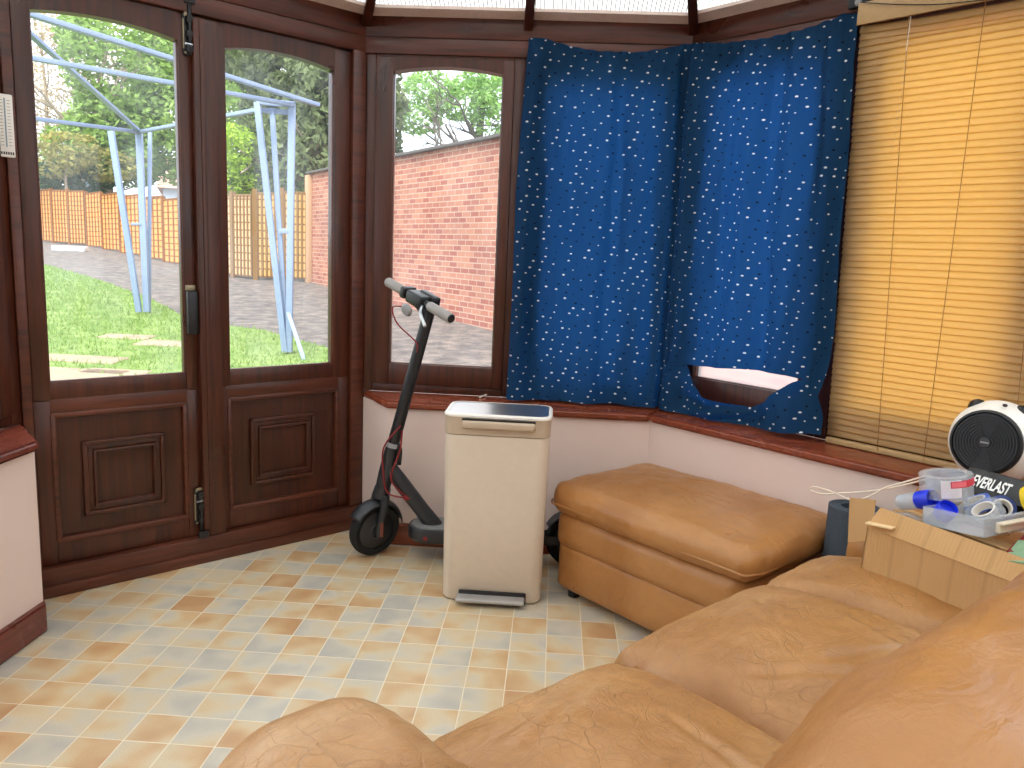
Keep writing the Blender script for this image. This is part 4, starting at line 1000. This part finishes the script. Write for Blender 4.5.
while cnt < 60000:
    y = min(ys) + (max(ys)-min(ys))*rnd.random()**1.7; x = rnd.uniform(min(xs), max(xs))
    if not inside(x, y, gpoly): continue
    if any(s[0] < x < s[1] and s[2] < y < s[3] for s in slabs) and rnd.random() < .97: continue
    d = sqrt(x*x+y*y); h = rnd.uniform(.015, .05)*(1+.02*d); w = .004*(1+.10*d); a = rnd.uniform(0, pi); i = len(V_); g_ = gz(y)-.022
    V_ += [(x-w*cos(a), y-w*sin(a), g_), (x+w*cos(a), y+w*sin(a), g_), (x+rnd.uniform(-.03, .03), y+rnd.uniform(-.03, .03), g_+h)]; F_.append((i, i+1, i+2)); cnt += 1
me = bpy.data.meshes.new('lawn_grass'); me.from_pydata(V_, [], F_); me.materials.append(M_GRASS); o = bpy.data.objects.new('lawn_grass', me); C.objects.link(o)
tag(o, 'bright green lawn of short grass outside the glazed doors', 'grass', kind='stuff')

# fences
def fence(label, pts, tops, mat, npan, group=None):
    t = thing('garden_fence', label, 'fence', Matrix.Translation(Vector((pts[0].x, pts[0].y, pts[0].z))))
    for i in range(npan):
        a = pts[0].lerp(pts[1], i/npan); c = pts[0].lerp(pts[1], (i+1)/npan); ha, hc_ = lerp(tops[0], tops[1], i/npan), lerp(tops[0], tops[1], (i+1)/npan); zt = (ha+hc_)/2
        d = (c-a); L = d.length; M = facet(Vector((a.x, a.y, min(a.z, c.z))), Vector((d.x, d.y, 0)).normalized()); H_ = zt - min(a.z, c.z)
        b1 = B(); b1.box(.04, L-.04, -.01, .01, .0, H_-.02); uvl = b1.bm.loops.layers.uv.new()
        for f in b1.bm.faces:
            for l in f.loops: l[uvl].uv = (l.vert.co.x, l.vert.co.z)
        b1.build('fence_panel', mat, t, M=M, smooth=False)
        b1 = B(); nb = 5
        for k in range(nb+1): xk = lerp(.05, L-.05, k/nb); b1.box(xk-.02, xk+.02, -.035, .0, .02, H_-.02)
        b1.box(.02, L-.02, -.03, .03, H_-.04, H_); b1.build('batten', mat, t, M=M, smooth=False)
        b1 = B(); b1.box(-.05, .05, -.05, .05, -.1, H_+.06, .005); b1.build('fence_post', mat, t, M=M, smooth=False)
    return t
def ztop(P, x, y): d = ray(x, y); return CH + d.z*Vector((P.x, P.y)).length/Vector((d.x, d.y)).length
def frange(l, pa, pb, ta, tb, mat, n):
    A, D = atg(*pa), atg(*pb); fence(l, (A, D), (ztop(A, *ta), ztop(D, *tb)), mat, n)
frange('orange garden fence farthest away at the left edge of the left door', (38, 240), (87, 244), (38, 189), (87, 191), M_FN1, 3)
frange('orange garden fence running right across the left door', (88, 244), (192, 265), (88, 192), (192, 199), M_FN1, 5)
frange('pale new timber fence at the left of the right door pane', (196, 270), (254, 277), (196, 195), (254, 194), M_FN2, 3)
frange('golden brown fence beside the brick garage', (256, 277), (309, 279), (256, 193), (309, 191), M_FN3, 2)
# brick garage wall
A, D = atg(310, 279), atg(495, 327); d = (D-A); d.z = 0; d.normalize(); Lw = 14; zt = (ztop(A, 310, 163)+ztop(D, 495, 148))/2
M = facet(Vector((A.x, A.y, 0)), d)
gt = thing('brick_garage', 'long red brick garage with flat felt roof across the driveway', 'garage', M)
b1 = B(); b1.box(0, Lw, 0, 4, -.3, zt-.04); uvl = b1.bm.loops.layers.uv.new()
for f in b1.bm.faces:
    for l in f.loops: co_ = l.vert.co; l[uvl].uv = (co_.x + co_.y, co_.z)
b1.build('brick_wall', M_BRICK, gt, M=M, smooth=False)
b1 = B(); b1.box(-.06, Lw, -.07, 4.05, zt-.045, zt, .01); b1.build('felt_roof', plain('dark_felt', (88, 84, 84), .9), gt, M=M)
b1 = B(); b1.box(-.06, .14, -.09, .0, -.3, zt-.07, .01); b1.build('corner_pier', plain('pale_timber', (176, 140, 110), .8), gt, M=M)

# metal frame in the garden (galvanised drying frame)
N_ = atg(286, 352); F__ = atg(145, 312)
def dd(P): return Vector((P.x, P.y)).length
dn, df = dd(N_), dd(F__)
fr = thing('metal_frame', 'pale galvanised drying frame of angled bars standing on the lawn', 'drying frame', Matrix.Translation(N_))
def bar(name, p, q, w=.022): w *= 1.3; b1 = B(); b1.box(-w, w, -w*.6, w*.6, 0, (q-p).length, .003, mat=axis_m(p, q-p, Vector((1, 0, 0)) if abs((q-p).normalized().x) < .9 else Vector((0, 0, 1)))); b1.build(name, M_STEEL, fr, M=Matrix())
P = lambda x, y, D: atdist(x, y, D)
bar('roof_bar', P(318, 105, dn+.15), P(20, 11, dn-1.6), .022); bar('roof_bar', P(294, 105, dn), P(20, 56, dn-1.0), .022)
bar('roof_bar', P(139, 131, df), P(20, 25, dn-.6), .02); bar('roof_bar', P(139, 132, df), P(20, 117, df-1.6), .026)
bar('roof_bar', P(139, 132, df), P(258, 110, dn+.1), .022); bar('head_plate', P(256, 101, dn), P(295, 105, dn), .022); bar('head_plate', P(258, 110, dn+.05), P(295, 113, dn+.05), .018)
bar('leg', P(257, 102, dn), P(285, 352, dn), .022); bar('leg', P(272, 108, dn+.05), P(287, 352, dn+.05), .018); bar('leg', P(292, 104, dn), P(289, 352, dn), .024)
bar('leg', P(111, 131, df), P(139, 312, df), .028); bar('leg', P(139, 132, df), P(147, 312, df), .03); bar('leg', P(150, 132, df+.1), P(149, 312, df+.1), .018)
bar('tie', P(279, 231, dn), P(292, 231, dn), .018); bar('tie', P(131, 224, df), P(146, 224, df), .018); bar('brace', P(288, 312, dn), P(305, 362, dn-.3), .014)

# white kerb block on the drive
c = atg(70, 249); b1 = B(); b1.box(-.5, .5, -.12, .12, 0, .15, .02); tag(b1.build('kerb_block', plain('white_block', (216, 224, 232), .7), M=Matrix.Translation(c - Vector((0, 0, .06)))), 'long white block lying on the drive before the far fence', 'block')

# trees
def leaves(name, mat, par, blobs, n, size, seed, droop=0):
    r = random.Random(seed); V_, F_ = [], []
    tot = sum(b_[3]**2 for b_ in blobs)
    for (x, y, z, R_, sz) in blobs:
        for _ in range(int(n*R_*R_/tot)):
            while True:
                p = Vector((r.uniform(-1, 1), r.uniform(-1, 1), r.uniform(-1, 1)))
                if p.length <= 1: break
            p = p.normalized()*(p.length**.5); 
            if noise.noise(p*2.6+Vector((x, y, z))) < -.12: continue
            c = Vector((x+p.x*R_, y+p.y*R_, z+p.z*R_*sz)); s = size*r.uniform(.5, 1.2)
            a = Vector((r.gauss(0, 1), r.gauss(0, 1), r.gauss(0, .6)-droop)).normalized(); bq = a.orthogonal().normalized(); bq = (Matrix.Rotation(r.uniform(0, 6.28), 3, a) @ bq)
            i = len(V_); V_ += [tuple(c-a*s), tuple(c+bq*s*.45), tuple(c+a*s), tuple(c-bq*s*.45)]; F_.append((i, i+1, i+2, i+3))
    me = bpy.data.meshes.new(name); me.from_pydata(V_, [], F_); me.materials.append(mat); o = bpy.data.objects.new(name, me); C.objects.link(o); o.parent = par; o.matrix_world = Matrix(); return o
BARK = plain('pale_bark', (166, 150, 132), .9, 0, .15, 6)
def branches(par, base, topz, spread, n, seed, r0=.16, twig=3, mat=BARK):
    r = random.Random(seed); b1 = B(); H_ = topz-base.z
    tips = []
    trunk = [base + Vector((noise.noise(Vector((k*.4, seed, 0)))*.4*k/6, noise.noise(Vector((k*.4, seed, 4)))*.4*k/6, H_*k/6)) for k in range(7)]
    b1.tube(trunk, [lerp(r0, r0*.15, k/6) for k in range(7)], 8)
    def br(p, d, L, rad, lv):
        pts = [p]; dr = d.copy()
        for k in range(4): dr = (dr + Vector((r.gauss(0, .22), r.gauss(0, .22), r.gauss(.05, .15)))).normalized(); pts.append(pts[-1]+dr*L/4)
        b1.tube(pts, [lerp(rad, rad*.35, k/4) for k in range(5)], 5)
        tips.append(pts[-1])
        if lv > 0:
            for _ in range(3): q = pts[r.randint(1, 4)]; br(q, (dr+Vector((r.gauss(0, .7), r.gauss(0, .7), r.gauss(0, .5)))).normalized(), L*.6, rad*.5, lv-1)
    for k in range(n):
        f = r.uniform(.2, .95); p = trunk[0].lerp(trunk[-1], f); idx_ = int(f*6); p = trunk[idx_]
        a = r.uniform(0, 6.28); br(p, Vector((cos(a), sin(a), r.uniform(.2, .9))).normalized(), spread*(1.15-f*.6), r0*.4*(1.1-f*.7), twig)
    b1.build('trunk', mat, par, M=Matrix()); return tips
def tree(name, label, px, py_top, D, mat, blobs, n, size, seed, r0=.16, nb=6, twig=2, spread=2, droop=0, cat='tree', py_trunk=None, bark=BARK, group=None):
    base = atdist(px, 240, D); base.z = gz(base.y)
    t = thing(name, label, cat, Matrix.Translation(base), group)
    tz = atdist(px, py_trunk or py_top, D).z
    if nb: branches(t, base, tz, spread, nb, seed, r0, twig, bark)
    bl = []
    for (x, y, rp_, sz) in blobs: c = atdist(x, y, D); s = D/FPX*rp_; bl.append((c.x, c.y + rnd.uniform(-.5, .5)*s, c.z, s, sz))
    leaves('foliage', mat, t, bl, n, size, seed, droop); return t
G1 = m_leafy('spring_leaves', (112, 146, 66), (166, 194, 112)); G2 = m_leafy('conifer_leaves', (84, 98, 66), (136, 150, 104)); G3 = m_leafy('lime_leaves', (140, 176, 52), (190, 214, 90))
G4 = m_leafy('blossom_leaves', (168, 150, 112), (206, 186, 150)); G5 = m_leafy('dark_shrub_leaves', (58, 88, 62), (104, 134, 88)); G6 = m_leafy('fresh_leaves', (120, 164, 84), (170, 206, 128))
tree('leafy_tree', 'tall bright green leafy tree behind the orange fence', 106, 60, 34, G1, [(135, 70, 48, 1), (165, 110, 50, 1), (120, 130, 40, .8), (95, 150, 36, .7), (170, 60, 40, 1), (130, 165, 34, .6), (205, 120, 60, 1.1), (90, 40, 22, .8)], 36000, .15, 3, .42, 10, 2, 3.4, py_trunk=70)
tree('budding_tree', 'bare branched tree coming into bud at the far left', 52, 20, 37, G4, [(55, 60, 45, 1.1), (75, 100, 38, .8), (45, 120, 36, .7), (90, 40, 30, .7)], 4500, .085, 7, .15, 16, 3, 3.2)
tree('budding_tree', 'sparse pinkish budding tree seen between the upper frame bars', 84, 15, 36, G4, [(90, 60, 40, 1.1), (70, 30, 30, .8)], 2500, .085, 17, .14, 14, 3, 2.8)
tree('autumn_shrub', 'low olive and bronze bush above the far orange fence', 70, 150, 32, m_leafy('bronze_leaves', (138, 142, 78), (176, 168, 104)), [(75, 150, 26, .6), (105, 165, 24, .6), (50, 160, 24, .6)], 2600, .12, 8, .1, 4, 1, 1.2, cat='shrub')
tree('dark_shrub', 'dark green shrub just behind the far left fence', 58, 172, 33, G5, [(55, 178, 22, .6), (85, 180, 20, .6), (35, 180, 22, .7)], 5000, .11, 12, .1, 4, 1, 1, cat='shrub')
tree('conifer', 'big dark drooping conifer left of the brick garage', 300, 40, 22, G2, [(290, 75, 50, .9), (325, 115, 52, 1), (275, 120, 42, 1), (345, 70, 50, 1), (300, 165, 50, .9), (345, 160, 55, 1), (250, 60, 30, .8), (262, 170, 26, .8), (378, 110, 30, 1)], 40000, .12, 21, .3, 8, 1, 1.8, .9)
tree('lime_shrub', 'yellow green bush rising above the pale timber fence', 238, 150, 21, G3, [(238, 155, 24, 1.1), (228, 180, 24, .9), (250, 180, 16, .8)], 9000, .07, 31, .06, 4, 1, .8, cat='shrub')
tree('leafy_tree', 'fresh green tree showing above the garage in the narrow window', 478, 60, 24, G6, [(430, 90, 28, .7), (465, 100, 34, .6), (490, 80, 30, .8), (420, 120, 24, .6), (510, 110, 40, .9)], 9000, .10, 41, .26, 12, 3, 2.2, py_trunk=80, bark=plain('grey_bark', (110, 104, 96), .9))
tree('leafy_tree', 'pale leafy tree behind the right door pane top left', 232, 90, 36, G6, [(225, 70, 34, .9), (235, 110, 26, .9)], 6000, .12, 43, .2, 6, 1, 2)
# hedge to the right, beyond the curtained and blinded windows
for i, (x, y) in enumerate(((3.2, 7.2), (5.2, 5.6), (7.0, 3.6))):
    t = thing('garden_hedge', 'clipped green hedge outside the %s window' % ('curtained', 'blinded', 'farthest right')[i], 'hedge', Matrix.Translation((x, y, gz(y))))
    leaves('foliage', G3, t, [(x, y, gz(y)+.15, 1.1, .3)], 1800, .09, 60+i)
# houses beyond
def house(label, x0, x1, ytop, yeave, D, wallm, roofm):
    A, D_ = atdist(x0, yeave, D), atdist(x1, yeave, D); d = (D_-A); d.z = 0; L = d.length; M = facet(Vector((A.x, A.y, 0)), d.normalized()); ze = A.z; zr = atdist((x0+x1)/2, ytop, D).z
    t = thing('house', label, 'house', M); b1 = B(); b1.box(0, L, 0, 7, -.3, ze); b1.build('house_wall', wallm, t, M=M, smooth=False)
    b1 = B(); b1.poly([(-.3, -.4, ze-.1), (-.3, 7.4, ze-.1), (-.3, 3.5, zr+.8)], (L+.6, 0, 0)); b1.build('house_roof', roofm, t, M=M, smooth=False)
    b1 = B()
    for k in range(2): b1.box(L*(.2+.4*k), L*(.2+.4*k)+1.2, -.04, .04, ze-1.9, ze-.7)
    b1.build('house_window', plain('dark_pane', (110, 128, 146), .2), t, M=M, smooth=False)
RENDER = plain('pale_render', (206, 216, 228), .9); TILE = plain('brown_roof_tiles', (176, 140, 122), .9, 0, .15, 3)
house('pale rendered house behind the far left trees', 62, 98, 150, 158, 52, RENDER, plain('slate_roof', (140, 146, 156), .9))
house('house with brown tiled roof above the fence near the mullion', 163, 215, 168, 186, 46, RENDER, TILE)
